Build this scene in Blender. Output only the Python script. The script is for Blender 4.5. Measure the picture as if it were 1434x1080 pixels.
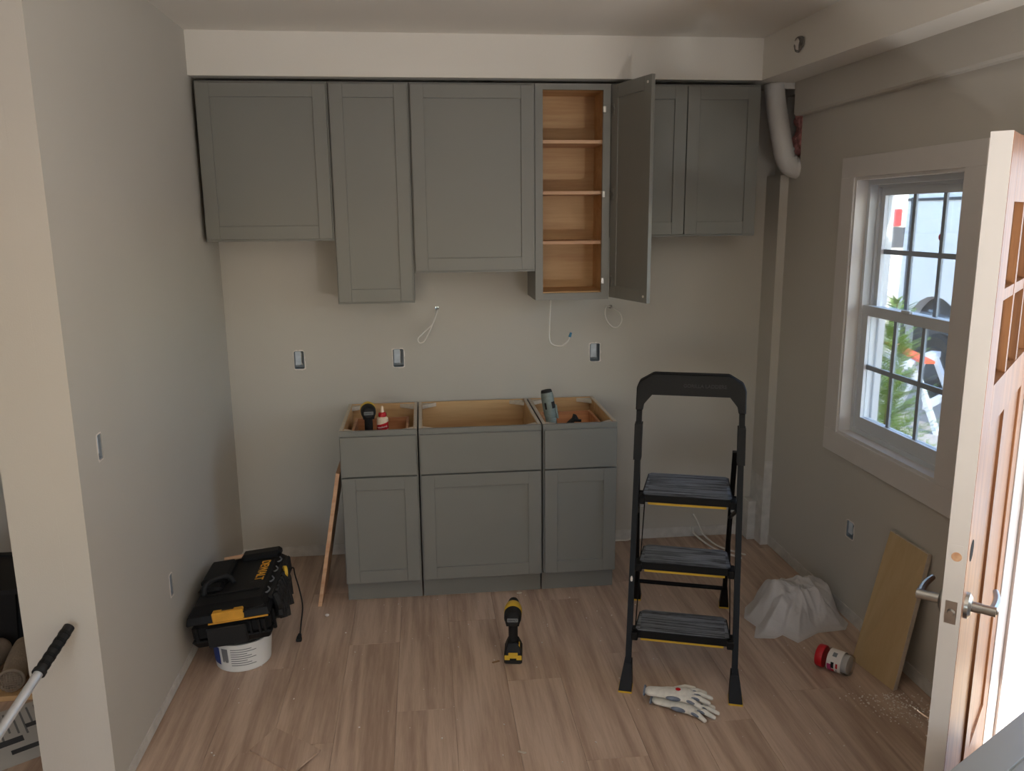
import bpy, bmesh, math, random
from mathutils import Vector, Matrix, noise as mnoise

for o in list(bpy.data.objects):
    bpy.data.objects.remove(o)
SC = bpy.context.scene
COL = SC.collection
rnd = random.Random(7)
R = math.radians

# ------------------------------------------------------------------ camera
CAM_H, PITCH, YAW, ROLL, FPX = 1.8592, 11.6824, 6.1742, -0.5312, 1143.22
cd = bpy.data.cameras.new('camera')
cam = bpy.data.objects.new('camera', cd); COL.objects.link(cam)
cd.sensor_fit = 'HORIZONTAL'; cd.sensor_width = 36.0
cd.lens = 36.0 * FPX / 1434.0
cd.clip_start = 0.02
pi_, ya, ro = R(PITCH), R(YAW), R(ROLL)
fw = Vector((math.sin(ya)*math.cos(pi_), math.cos(ya)*math.cos(pi_), -math.sin(pi_)))
rt = Vector((math.cos(ya), -math.sin(ya), 0)); up = rt.cross(fw)
r2 = rt*math.cos(ro) + up*math.sin(ro); u2 = -rt*math.sin(ro) + up*math.cos(ro)
cam.matrix_world = Matrix(((r2.x, u2.x, -fw.x, 0), (r2.y, u2.y, -fw.y, 0), (r2.z, u2.z, -fw.z, CAM_H), (0, 0, 0, 1)))
SC.camera = cam

# ------------------------------------------------------------------ world, sun, daylight portals, exposure
SC.view_settings.view_transform = 'Standard'
SC.view_settings.look = 'None'
SC.view_settings.gamma = 1.0
SC.view_settings.use_curve_mapping = False
SC.view_settings.exposure = 0.50
w = bpy.data.worlds.new('sky'); SC.world = w; w.use_nodes = True
nt = w.node_tree; nt.nodes.clear()
sky = nt.nodes.new('ShaderNodeTexSky'); sky.sky_type = 'NISHITA'; sky.sun_disc = False
SUN = Vector((-0.25, 1.0, -0.95)).normalized()
sky.sun_elevation = math.asin(-SUN.z); sky.sun_rotation = math.atan2(-SUN.x, -SUN.y)
bg = nt.nodes.new('ShaderNodeBackground'); bg.inputs['Strength'].default_value = 0.82
wo = nt.nodes.new('ShaderNodeOutputWorld')
nt.links.new(sky.outputs[0], bg.inputs[0]); nt.links.new(bg.outputs[0], wo.inputs[0])
sl = bpy.data.lights.new('sun', 'SUN'); sl.energy = 5.0; sl.angle = R(0.6); sl.color = (1.0, 0.93, 0.82)
so = bpy.data.objects.new('sun', sl); COL.objects.link(so)
so.rotation_euler = SUN.to_track_quat('-Z', 'Y').to_euler(); so.location = (6, -6, 8)
FILL_W = 70.0      # added fill light, aimed up at the ceiling
FILL_LAMP_W = 7.0       # added ceiling fill lamp

def portal(name, loc, sx, sy, direction):
    l = bpy.data.lights.new(name, 'AREA'); l.shape = 'RECTANGLE'; l.size = sx; l.size_y = sy
    l.cycles.is_portal = True
    o = bpy.data.objects.new(name, l); COL.objects.link(o); o.location = loc
    o.rotation_euler = Vector(direction).to_track_quat('-Z', 'Z').to_euler()
    return o

# ------------------------------------------------------------------ key dimensions (metres)
D = 4.4045; XL = -1.0353; XR = 1.929; ZC = 2.70
SOF = 2.505; WT = 0.16; YF = -2.8; XW = -3.4
GROUND = -0.15

# ------------------------------------------------------------------ helpers
def tag(o, label=None, cat=None, group=None, kind=None):
    if label: o['label'] = label
    if cat: o['category'] = cat
    if group: o['group'] = group
    if kind: o['kind'] = kind
    return o

def thing(name, label, cat, loc=(0, 0, 0), rot=(0, 0, 0), group=None):
    o = bpy.data.objects.new(name, None); COL.objects.link(o)
    o.empty_display_size = 0.05
    o.location = loc; o.rotation_euler = rot
    return tag(o, label, cat, group)

class MB:
    """collects shapes into one mesh"""
    def __init__(s): s.bm = bmesh.new()
    def _t(s, vs, M):
        if M is not None: bmesh.ops.transform(s.bm, matrix=M, verts=vs)
    def box(s, x0, x1, y0, y1, z0, z1, bev=0.0, M=None, seg=1):
        g = bmesh.ops.create_cube(s.bm, size=1.0); vs = g['verts']
        for v in vs:
            v.co = Vector((x0 if v.co.x < 0 else x1, y0 if v.co.y < 0 else y1, z0 if v.co.z < 0 else z1))
        if bev > 0:
            es = list({e for v in vs for e in v.link_edges})
            r = bmesh.ops.bevel(s.bm, geom=es, offset=bev, segments=seg, affect='EDGES', profile=0.5)
            vs = list({v for f in r['faces'] for v in f.verts} | {v for v in vs if v.is_valid})
        s._t(vs, M); return s
    def cyl(s, p0, p1, r0, r1=None, n=20, cap=True):
        r1 = r0 if r1 is None else r1
        p0 = Vector(p0); p1 = Vector(p1); d = p1 - p0
        g = bmesh.ops.create_cone(s.bm, cap_ends=cap, segments=n, radius1=r0, radius2=r1, depth=d.length)
        M = Matrix.Translation((p0 + p1)/2) @ d.to_track_quat('Z', 'Y').to_matrix().to_4x4()
        bmesh.ops.transform(s.bm, matrix=M, verts=g['verts']); return s
    def sphere(s, c, r, sc=(1, 1, 1), u=16, v=10, rot=None):
        g = bmesh.ops.create_uvsphere(s.bm, u_segments=u, v_segments=v, radius=r)
        M = Matrix.Translation(Vector(c)) @ (rot.to_4x4() if rot is not None else Matrix()) @ Matrix.Diagonal((*sc, 1))
        bmesh.ops.transform(s.bm, matrix=M, verts=g['verts']); return s
    def lathe(s, prof, n=28, M=None, a0=0.0, a1=2*math.pi):
        full = abs(a1 - a0 - 2*math.pi) < 1e-6
        m = n if full else n + 1
        rings = []
        for r, z in prof:
            if r < 1e-6: rings.append([s.bm.verts.new((0, 0, z))])
            else: rings.append([s.bm.verts.new((r*math.cos(a0+(a1-a0)*i/n), r*math.sin(a0+(a1-a0)*i/n), z)) for i in range(m)])
        for a, b in zip(rings[:-1], rings[1:]):
            for i in range(n):
                j = (i+1) % m
                if len(a) == 1 and len(b) == 1: continue
                if len(a) == 1: q = [a[0], b[j], b[i]]
                elif len(b) == 1: q = [a[i], a[j], b[0]]
                else: q = [a[i], a[j], b[j], b[i]]
                try: s.bm.faces.new(q)
                except ValueError: pass
        s._t([v for r in rings for v in r], M); return s
    def prism(s, pts, z0, z1, M=None):
        a = [s.bm.verts.new((x, y, z0)) for x, y in pts]; b = [s.bm.verts.new((x, y, z1)) for x, y in pts]
        n = len(pts)
        s.bm.faces.new(a[::-1]); s.bm.faces.new(b)
        for i in range(n): s.bm.faces.new([a[i], a[(i+1) % n], b[(i+1) % n], b[i]])
        s._t(a+b, M); return s
    def hull8(s, a, b):
        """solid between two quads a (4 pts) and b (4 pts)"""
        A = [s.bm.verts.new(p) for p in a]; B = [s.bm.verts.new(p) for p in b]
        s.bm.faces.new(A[::-1]); s.bm.faces.new(B)
        for i in range(4): s.bm.faces.new([A[i], A[(i+1) % 4], B[(i+1) % 4], B[i]])
        return s
    def tube(s, pts, r, n=8, smooth=4, closed=False):
        P = [Vector(p) for p in pts]
        if smooth > 1 and len(P) > 2:
            Q = []
            m = len(P)
            for i in range(m if closed else m-1):
                p0 = P[(i-1) % m] if (closed or i > 0) else P[i]*2-P[i+1]
                p1 = P[i]; p2 = P[(i+1) % m]
                p3 = P[(i+2) % m] if (closed or i+2 < m) else p2*2-p1
                for k in range(smooth):
                    t = k/smooth
                    Q.append(0.5*((2*p1)+(-p0+p2)*t+(2*p0-5*p1+4*p2-p3)*t*t+(-p0+3*p1-3*p2+p3)*t**3))
            if not closed: Q.append(P[-1])
            P = Q
        rr = r if callable(r) else (lambda t: r)
        rings = []; ref = None
        m = len(P)
        for i, p in enumerate(P):
            if closed: d = P[(i+1) % m]-P[i-1]
            else: d = (P[min(i+1, m-1)]-P[max(i-1, 0)])
            d.normalize()
            if ref is None:
                ref = d.orthogonal().normalized()
            ref = (ref - d*ref.dot(d)).normalized(); b = d.cross(ref)
            q = rr(i/(m-1))
            rings.append([s.bm.verts.new(p+(ref*math.cos(2*math.pi*k/n)+b*math.sin(2*math.pi*k/n))*q) for k in range(n)])
        pairs = list(zip(rings[:-1], rings[1:])) + ([(rings[-1], rings[0])] if closed else [])
        for a, b in pairs:
            for k in range(n): s.bm.faces.new([a[k], a[(k+1) % n], b[(k+1) % n], b[k]])
        if not closed:
            s.bm.faces.new(rings[0][::-1]); s.bm.faces.new(rings[-1])
        return s
    def slab(s, ax, w0, w1, u0, u1, v0, v1, holes=()):
        """wall slab: thickness along axis ax from w0 to w1, u/v the other two axes in order, rectangular holes"""
        us = sorted({u0, u1, *[min(max(h[k], u0), u1) for h in holes for k in (0, 1)]})
        vs = sorted({v0, v1, *[min(max(h[k], v0), v1) for h in holes for k in (2, 3)]})
        def solid(i, j):
            if not (0 <= i < len(us)-1 and 0 <= j < len(vs)-1): return False
            cu = (us[i]+us[i+1])/2; cv = (vs[j]+vs[j+1])/2
            return not any(h[0] < cu < h[1] and h[2] < cv < h[3] for h in holes)
        def P(wv, u, v):
            c = [0, 0, 0]; oth = [a for a in (0, 1, 2) if a != ax]
            c[ax] = wv; c[oth[0]] = u; c[oth[1]] = v
            return tuple(c)
        cache = {}
        def V(wv, i, j):
            k = (wv, i, j)
            if k not in cache: cache[k] = s.bm.verts.new(P(wv, us[i], vs[j]))
            return cache[k]
        for i in range(len(us)-1):
            for j in range(len(vs)-1):
                if not solid(i, j): continue
                for wv in (w0, w1): s.bm.faces.new([V(wv, i, j), V(wv, i+1, j), V(wv, i+1, j+1), V(wv, i, j+1)])
                if not solid(i-1, j): s.bm.faces.new([V(w0, i, j), V(w0, i, j+1), V(w1, i, j+1), V(w1, i, j)])
                if not solid(i+1, j): s.bm.faces.new([V(w0, i+1, j), V(w0, i+1, j+1), V(w1, i+1, j+1), V(w1, i+1, j)])
                if not solid(i, j-1): s.bm.faces.new([V(w0, i, j), V(w0, i+1, j), V(w1, i+1, j), V(w1, i, j)])
                if not solid(i, j+1): s.bm.faces.new([V(w0, i, j+1), V(w0, i+1, j+1), V(w1, i+1, j+1), V(w1, i, j+1)])
        return s
    def mesh(s, name, smooth=False):
        bmesh.ops.recalc_face_normals(s.bm, faces=s.bm.faces[:])
        me = bpy.data.meshes.new(name); s.bm.to_mesh(me); s.bm.free()
        if smooth:
            me.shade_smooth()
        return me
    def build(s, name, mat, parent=None, smooth=False, **kw):
        me = s.mesh(name, smooth)
        me.materials.append(mat)
        return link(name, me, parent, **kw)

def link(name, me, parent=None, loc=None, rot=None, label=None, cat=None, group=None, kind=None):
    o = bpy.data.objects.new(name, me); COL.objects.link(o)
    if parent is not None: o.parent = parent
    if loc is not None: o.location = loc
    if rot is not None: o.rotation_euler = rot
    tag(o, label, cat, group, kind)
    return o

def autosmooth(o, angle=35):
    me = o.data
    me.shade_smooth()
    bm = bmesh.new(); bm.from_mesh(me)
    for e in bm.edges:
        if len(e.link_faces) == 2 and e.calc_face_angle(0) > R(angle): e.smooth = False
    bm.to_mesh(me); bm.free()
    return o

def text(name, body, size, mat, parent, M, extrude=0.0006, align='CENTER'):
    c = bpy.data.curves.new(name, 'FONT'); c.body = body; c.size = size; c.extrude = extrude
    c.align_x = align; c.align_y = 'CENTER'; c.offset = size*0.012
    t = bpy.data.objects.new(name, c); COL.objects.link(t)
    dg = bpy.context.evaluated_depsgraph_get()
    me = bpy.data.meshes.new_from_object(t.evaluated_get(dg))
    bpy.data.objects.remove(t)
    me.materials.clear(); me.materials.append(mat)
    o = link(name, me, parent); o.matrix_local = M
    return o

def remeshed(mb, name, mat, parent, voxel=0.004, it=6, **kw):
    me = mb.mesh(name)
    t = bpy.data.objects.new(name, me); COL.objects.link(t)
    m = t.modifiers.new('r', 'REMESH'); m.mode = 'VOXEL'; m.voxel_size = voxel
    sm = t.modifiers.new('s', 'SMOOTH'); sm.iterations = it; sm.factor = 0.5
    dg = bpy.context.evaluated_depsgraph_get()
    me2 = bpy.data.meshes.new_from_object(t.evaluated_get(dg))
    bpy.data.objects.remove(t); bpy.data.meshes.remove(me)
    me2.materials.clear(); me2.materials.append(mat); me2.shade_smooth(); me2.name = name
    return link(name, me2, parent, **kw)

# ------------------------------------------------------------------ materials
def lin(c):
    return tuple((x/12.92 if x <= 0.04045 else ((x+0.055)/1.055)**2.4) for x in (v/255 for v in c))

def mat(name, rgb, rough=0.5, metal=0.0, var=0.0, vscale=8.0, bump=0.0, bscale=60.0, spec=None, alpha=None, trans=None, coat=None, detail=3.0):
    m = bpy.data.materials.new(name); m.use_nodes = True
    t = m.node_tree; b = t.nodes['Principled BSDF']
    c = lin(rgb)
    b.inputs['Roughness'].default_value = rough; b.inputs['Metallic'].default_value = metal
    if spec is not None: b.inputs['Specular IOR Level'].default_value = spec
    if coat: b.inputs['Coat Weight'].default_value = coat
    if trans: b.inputs['Transmission Weight'].default_value = trans
    tc = t.nodes.new('ShaderNodeTexCoord')
    n = t.nodes.new('ShaderNodeTexNoise'); n.inputs['Scale'].default_value = vscale; n.inputs['Detail'].default_value = detail
    t.links.new(tc.outputs['Object'], n.inputs['Vector'])
    rp = t.nodes.new('ShaderNodeValToRGB')
    v = max(var, 0.01)
    rp.color_ramp.elements[0].position = 0.3; rp.color_ramp.elements[1].position = 0.7
    rp.color_ramp.elements[0].color = (*[max(0, x*(1-v)) for x in c], 1)
    rp.color_ramp.elements[1].color = (*[min(1, x*(1+v)) for x in c], 1)
    t.links.new(n.outputs['Fac'], rp.inputs['Fac']); t.links.new(rp.outputs['Color'], b.inputs['Base Color'])
    if bump > 0:
        n2 = t.nodes.new('ShaderNodeTexNoise'); n2.inputs['Scale'].default_value = bscale; n2.inputs['Detail'].default_value = 4
        t.links.new(tc.outputs['Object'], n2.inputs['Vector'])
        bp = t.nodes.new('ShaderNodeBump'); bp.inputs['Strength'].default_value = bump; bp.inputs['Distance'].default_value = 0.01
        t.links.new(n2.outputs['Fac'], bp.inputs['Height']); t.links.new(bp.outputs['Normal'], b.inputs['Normal'])
    return m

def wood(name, light, dark, rough=0.5, axis='Y', scale=1.0, ring=9.0, bump=0.05, rand=0.12, coat=0.0):
    """wood grain stretched along an object axis, shifted and tinted per object"""
    m = bpy.data.materials.new(name); m.use_nodes = True
    t = m.node_tree; b = t.nodes['Principled BSDF']; b.inputs['Roughness'].default_value = rough
    if coat: b.inputs['Coat Weight'].default_value = coat; b.inputs['Coat Roughness'].default_value = 0.15
    tc = t.nodes.new('ShaderNodeTexCoord'); oi = t.nodes.new('ShaderNodeObjectInfo')
    mp = t.nodes.new('ShaderNodeMapping')
    k = {'X': (0.06, 1, 1), 'Y': (1, 0.06, 1), 'Z': (1, 1, 0.06)}[axis]
    mp.inputs['Scale'].default_value = [x*scale for x in k]
    sh = t.nodes.new('ShaderNodeVectorMath'); sh.operation = 'SCALE'; sh.inputs[0].default_value = (17.3, 9.1, 23.7)
    t.links.new(oi.outputs['Random'], sh.inputs['Scale'])
    ad = t.nodes.new('ShaderNodeVectorMath'); ad.operation = 'ADD'
    t.links.new(tc.outputs['Object'], mp.inputs['Vector']); t.links.new(mp.outputs[0], ad.inputs[0]); t.links.new(sh.outputs[0], ad.inputs[1])
    n1 = t.nodes.new('ShaderNodeTexNoise'); n1.inputs['Scale'].default_value = ring; n1.inputs['Detail'].default_value = 2; n1.inputs['Distortion'].default_value = 0.6
    n2 = t.nodes.new('ShaderNodeTexNoise'); n2.inputs['Scale'].default_value = ring*11; n2.inputs['Detail'].default_value = 5; n2.inputs['Roughness'].default_value = 0.7
    t.links.new(ad.outputs[0], n1.inputs['Vector']); t.links.new(ad.outputs[0], n2.inputs['Vector'])
    wv = t.nodes.new('ShaderNodeMath'); wv.operation = 'MULTIPLY'; wv.inputs[1].default_value = 34.0
    t.links.new(n1.outputs['Fac'], wv.inputs[0])
    sn = t.nodes.new('ShaderNodeMath'); sn.operation = 'SINE'; t.links.new(wv.outputs[0], sn.inputs[0])
    a1 = t.nodes.new('ShaderNodeMath'); a1.operation = 'MULTIPLY_ADD'; a1.inputs[1].default_value = 0.16
    t.links.new(sn.outputs[0], a1.inputs[0]); t.links.new(n2.outputs['Fac'], a1.inputs[2])
    rp = t.nodes.new('ShaderNodeValToRGB')
    rp.color_ramp.elements[0].position = 0.25; rp.color_ramp.elements[0].color = (*lin(dark), 1)
    rp.color_ramp.elements[1].position = 0.72; rp.color_ramp.elements[1].color = (*lin(light), 1)
    t.links.new(a1.outputs[0], rp.inputs['Fac'])
    hv = t.nodes.new('ShaderNodeHueSaturation')
    mr = t.nodes.new('ShaderNodeMapRange'); mr.inputs['To Min'].default_value = 1-rand; mr.inputs['To Max'].default_value = 1+rand
    t.links.new(oi.outputs['Random'], mr.inputs['Value']); t.links.new(mr.outputs[0], hv.inputs['Value'])
    t.links.new(rp.outputs['Color'], hv.inputs['Color']); t.links.new(hv.outputs[0], b.inputs['Base Color'])
    bp = t.nodes.new('ShaderNodeBump'); bp.inputs['Strength'].default_value = bump; bp.inputs['Distance'].default_value = 0.004
    t.links.new(a1.outputs[0], bp.inputs['Height']); t.links.new(bp.outputs['Normal'], b.inputs['Normal'])
    return m

def glass(name, tint=(1, 1, 1), refl=0.5):
    m = bpy.data.materials.new(name); m.use_nodes = True
    t = m.node_tree; t.nodes.clear()
    o = t.nodes.new('ShaderNodeOutputMaterial'); mx = t.nodes.new('ShaderNodeMixShader')
    tr = t.nodes.new('ShaderNodeBsdfTransparent'); tr.inputs[0].default_value = (*tint, 1)
    gl = t.nodes.new('ShaderNodeBsdfGlossy'); gl.inputs['Roughness'].default_value = 0.02
    fr = t.nodes.new('ShaderNodeFresnel'); fr.inputs[0].default_value = 1.3
    mu = t.nodes.new('ShaderNodeMath'); mu.operation = 'MULTIPLY'; mu.inputs[1].default_value = refl
    t.links.new(fr.outputs[0], mu.inputs[0]); t.links.new(mu.outputs[0], mx.inputs[0])
    t.links.new(tr.outputs[0], mx.inputs[1]); t.links.new(gl.outputs[0], mx.inputs[2]); t.links.new(mx.outputs[0], o.inputs[0])
    return m

def emit(name, rgb, strength):
    m = bpy.data.materials.new(name); m.use_nodes = True
    b = m.node_tree.nodes['Principled BSDF']
    b.inputs['Base Color'].default_value = (1, 1, 1, 1)
    b.inputs['Emission Color'].default_value = (*rgb, 1); b.inputs['Emission Strength'].default_value = strength
    return m

M_wall = mat('wall_paint', (195, 190, 181), 0.75, var=0.025, vscale=1.2, bump=0.06, bscale=220)
M_white = mat('white_flat_paint', (228, 223, 214), 0.8, var=0.02, vscale=1.5, bump=0.05, bscale=180)
M_trim = mat('white_trim_paint', (212, 207, 203), 0.45, var=0.02)
M_primer = mat('bare_drywall', (206, 202, 196), 0.85, var=0.10, vscale=22, bump=0.25, bscale=70)
M_cab = mat('grey_cabinet_paint', (125, 124, 118), 0.40, var=0.015, vscale=3)
M_maple = wood('cabinet_maple', (214, 176, 126), (196, 152, 104), 0.5, 'X', 1.0, 5, 0.02, 0.04)
M_maple_edge = wood('shelf_edge', (216, 176, 140), (196, 148, 112), 0.5, 'X', 1.0, 8, 0.02, 0.05)
M_raw = mat('raw_board_edge', (205, 192, 174), 0.8, var=0.08, vscale=60)
M_drawer = wood('drawer_birch', (206, 150, 104), (180, 120, 80), 0.5, 'X', 1.0, 6, 0.02, 0.05)
M_plank = wood('oak_plank', (203, 177, 156), (167, 140, 121), 0.42, 'Y', 1.0, 5, 0.08, 0.03)
M_sub = wood('oak_floor_beyond', (180, 152, 128), (150, 120, 100), 0.45, 'Y', 1.0, 6, 0.1, 0.0)
M_mdf = wood('tan_panel', (198, 172, 130), (190, 162, 119), 0.6, 'Z', 1.0, 4, 0.02, 0.03)
M_black = mat('black_plastic', (10, 10, 11), 0.55, var=0.25, vscale=14, bump=0.05, bscale=120, spec=0.3)
M_black2 = mat('matte_black', (16, 16, 17), 0.7, var=0.2)
M_lad = mat('ladder_black_metal', (4, 4, 5), 0.45, var=0.2, vscale=25, spec=0.2)
M_yellow = mat('yellow_plastic', (216, 176, 52), 0.5, var=0.08, vscale=20)
M_orange = mat('latch_yellow', (214, 154, 48), 0.55, var=0.1, vscale=30)
M_letter = mat('yellow_lettering', (226, 158, 40), 0.5)
M_bucket = mat('bucket_white', (226, 226, 222), 0.45, var=0.03)
M_blue = mat('label_blue', (34, 62, 130), 0.5, var=0.1)
M_ink = mat('grey_print', (120, 122, 124), 0.6)
M_red = mat('red_plastic', (196, 24, 36), 0.35, var=0.05)
M_label_w = mat('label_white', (232, 224, 216), 0.6)
M_pink = mat('label_magenta', (178, 50, 110), 0.5, var=0.1)
M_cream = mat('cream_plastic', (238, 216, 190), 0.45, var=0.03)
M_glove = mat('glove_knit', (226, 222, 212), 0.9, var=0.08, vscale=60, bump=0.25, bscale=500)
M_glove_d = mat('glove_coating_grey', (112, 120, 134), 0.7, var=0.3, vscale=40)
M_steel = mat('satin_nickel', (168, 166, 162), 0.28, metal=1.0, var=0.05)
M_alu = mat('brushed_aluminium', (214, 216, 218), 0.42, metal=0.55, var=0.05, vscale=40)
M_tool = mat('grey_green_casing', (118, 128, 124), 0.45, var=0.12, vscale=50)
M_cable = mat('white_cable', (230, 226, 218), 0.5)
M_conn = mat('blue_connector', (70, 130, 165), 0.4)
M_obox = mat('blue_grey_box', (142, 152, 162), 0.5, var=0.1, vscale=30)
M_dark = mat('dark_void', (18, 17, 16), 0.9)
M_insul_g = mat('ragged_gypsum', (130, 124, 118), 0.95, var=0.5, vscale=60, bump=0.5)
M_duct = mat('white_duct', (205, 202, 198), 0.5, var=0.04, vscale=6, bump=0.1, bscale=60)
M_insul = mat('pink_insulation', (214, 150, 146), 0.95, var=0.25, vscale=40, bump=0.9, bscale=70)
M_vinyl = mat('window_vinyl', (206, 210, 214), 0.4, var=0.02)
M_grille = mat('window_grille', (150, 158, 166), 0.4, var=0.02)
M_glass = glass('clear_glass', (0.96, 0.98, 0.98), 0.6)
M_doorw = wood('stained_door_wood', (156, 106, 66), (124, 80, 50), 0.36, 'Z', 1.0, 8, 0.01, 0.0, coat=0.15)
M_concrete = mat('driveway_concrete', (176, 172, 166), 0.9, var=0.08, vscale=3, bump=0.2, bscale=40)
M_asphalt = mat('asphalt', (118, 118, 118), 0.95, var=0.1, vscale=20, bump=0.2)
M_mulch = mat('straw_mulch', (190, 150, 92), 0.95, var=0.5, vscale=45, bump=1.0, bscale=60)
M_van = mat('van_white', (226, 228, 230), 0.35, var=0.01)
M_tyre = mat('tyre_rubber', (40, 40, 42), 0.8)
M_archm = mat('arch_dark', (70, 72, 76), 0.8)
M_leaf = mat('arborvitae_leaf', (118, 150, 60), 0.7, var=0.35, vscale=5)
M_stem = mat('stem_bark', (96, 72, 50), 0.9)
M_horse = mat('blue_white_metal', (206, 214, 224), 0.5)
M_orboard = mat('orange_board', (226, 96, 60), 0.6)
M_tan = mat('tan_fabric', (150, 134, 116), 0.9, var=0.12, vscale=30, bump=0.3, bscale=120)
M_paper = mat('printed_paper', (196, 194, 190), 0.8, var=0.04)
M_siding = mat('cream_siding', (230, 226, 214), 0.7)
M_cardb = mat('cardboard', (150, 118, 84), 0.85, var=0.08)

# bag: thin translucent white sheet
M_bag = bpy.data.materials.new('thin_white_sheet'); M_bag.use_nodes = True
_b = M_bag.node_tree.nodes['Principled BSDF']
_b.inputs['Base Color'].default_value = (*lin((214, 208, 204)), 1); _b.inputs['Roughness'].default_value = 0.35
_b.inputs['Transmission Weight'].default_value = 0.12
_n = M_bag.node_tree.nodes.new('ShaderNodeTexNoise'); _n.inputs['Scale'].default_value = 28; _n.inputs['Detail'].default_value = 6
_bp = M_bag.node_tree.nodes.new('ShaderNodeBump'); _bp.inputs['Strength'].default_value = 0.35; _bp.inputs['Distance'].default_value = 0.01
_tc = M_bag.node_tree.nodes.new('ShaderNodeTexCoord')
M_bag.node_tree.links.new(_tc.outputs['Object'], _n.inputs['Vector'])
M_bag.node_tree.links.new(_n.outputs['Fac'], _bp.inputs['Height']); M_bag.node_tree.links.new(_bp.outputs['Normal'], _b.inputs['Normal'])

# ladder tread: black rubber, worn grey with dust in fine ribs across
M_emb = mat('embossed_black', (30, 30, 32), 0.5)
M_tread = wood('ribbed_tread', (132, 136, 142), (34, 35, 37), 0.6, 'X', 1.0, 16, 0.2, 0.0)

# ------------------------------------------------------------------ SETTING
# floor with planks
floor = MB().box(XW, XR+WT, YF, D+0.1, -0.15, -0.009).build('floor', M_sub, kind='structure')
pw = 0.222
row = 0
plank_meshes = {}
def plank_mesh(L):
    k = round(L, 3)
    if k not in plank_meshes:
        m = MB().box(0.0004, pw-0.0004, 0.0004, L-0.0004, -0.0085, 0, bev=0.0005)
        me = m.mesh('plank'); me.materials.append(M_plank); plank_meshes[k] = me
    return plank_meshes[k]
x = -2.147
while x < XR:
    y = 0.3 - (row*0.53) % 1.22
    while y < D:
        L = 1.22
        y0 = max(y, 0.3); y1 = min(y+L, D)
        wx = min(pw, XR+0.06-x)
        if y1-y0 > 0.03:
            link('plank', plank_mesh(y1-y0), floor, loc=(x, y0, 0))
        y += L
    x += pw; row += 1

# walls
def outlet_hole(c0, c1, z0, z1): return (c0, c1, z0, z1)
BACK_OUT = [(-0.694, -0.640, 1.069, 1.167), (-0.170, -0.112, 1.065, 1.165), (0.913, 0.970, 1.066, 1.168)]
CAB_HOLES = [(0.066, 0.084, 1.371, 1.389), (1.017, 1.035, 1.360, 1.378)]
wb = MB().slab(1, D, D+0.12, XW-0.12, XR+WT, 0, ZC, BACK_OUT+CAB_HOLES).build('wall_back', M_wall, kind='structure')
LEFT_OUT = [(2.612, 2.650, 1.114, 1.196), (3.150, 3.190, 0.384, 0.475)]
wl = MB().slab(0, XL-0.08, XL, 2.46, D, 0, ZC, LEFT_OUT).box(XL-0.2193, XL-0.0801, 2.46, D, 0, ZC).build('wall_left', M_wall, kind='structure')
WIN = (2.777, 3.531, 0.853, 2.015)
DOOR_H = 2.055
HINGE_Y = 2.352
DOORWAY = (HINGE_Y-0.95, HINGE_Y, 0.0, DOOR_H)
RIGHT_OUT = (3.335, 3.400, 0.388, 0.468)
DUCT_H = (4.11, 4.30, 2.05, 2.46)
wr = MB().slab(0, XR, XR+WT, YF, D, 0, ZC, [WIN, DOORWAY, RIGHT_OUT, DUCT_H]).build('wall_right', M_wall, kind='structure')
FRONT_WIN = (-1.9, -0.4, 0.9, 2.1)
MB().slab(1, YF-0.14, YF, XW-0.12, XR+WT, 0, ZC, [FRONT_WIN]).build('wall_front', M_wall, kind='structure')
MB().box(XW-0.12, XW, YF, D, 0, ZC).build('wall_far_left', M_wall, kind='structure')
MB().box(XW-0.12, XR+WT, YF-0.14, D+0.12, ZC, ZC+0.12).build('ceiling', M_white, kind='structure')
MB().box(XL, 1.90, D-0.335, D, SOF, ZC).build('soffit_back', M_white, kind='structure')
# bulkhead along the right wall
m = MB()
a = [(1.690, 4.07, SOF), (XR, 4.07, SOF), (XR, 4.07, ZC), (1.690, 4.07, ZC)]
b = [(1.772, 1.2, SOF-0.03), (XR, 1.2, SOF-0.03), (XR, 1.2, ZC), (1.772, 1.2, ZC)]
m.hull8(a, b)
bulk = m.build('soffit_right', M_white, kind='structure')
m = MB()
m.hull8([(1.772, 1.2, SOF-0.03), (XR, 1.2, SOF-0.03), (XR, 1.2, ZC), (1.772, 1.2, ZC)], [(1.772, YF, SOF-0.03), (XR, YF, SOF-0.03), (XR, YF, ZC), (1.772, YF, ZC)])
m.build('soffit_run', M_white, bulk)
# thicker band of wall under the bulkhead
m = MB()
prof = [(XR-0.045, SOF+0.01), (XR-0.045, 2.352), (XR-0.035, 2.343), (XR, 2.343), (XR, SOF+0.01)]
A = [m.bm.verts.new((x, 4.115, z)) for x, z in prof]; B = [m.bm.verts.new((x, 0.8, z)) for x, z in prof]
m.bm.faces.new(A); m.bm.faces.new(B[::-1])
for i in range(5): m.bm.faces.new([A[i], B[i], B[(i+1) % 5], A[(i+1) % 5]])
m.build('trim_1', M_wall, kind='structure')
# boxed chase in the corner
ch = MB().box(1.883, XR, 4.229, D, 0, 2.06).build('wall_chase', M_wall, kind='structure')
MB().box(1.8815, XR, 4.2275, 4.2289, 0.0, 0.50).box(1.8815, 1.8829, 4.229, D, 0, 0.40).build('joint_compound', M_primer, ch)
MB().box(1.795, 1.8825, D-0.006, D, 0.0, 0.215).build('bare_patch', M_primer, wb)
MB().box(1.835, 1.8830, 4.31, D-0.006, 0.0, 0.235, bev=0.004).build('drywall_offcut', M_primer, ch)
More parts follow.
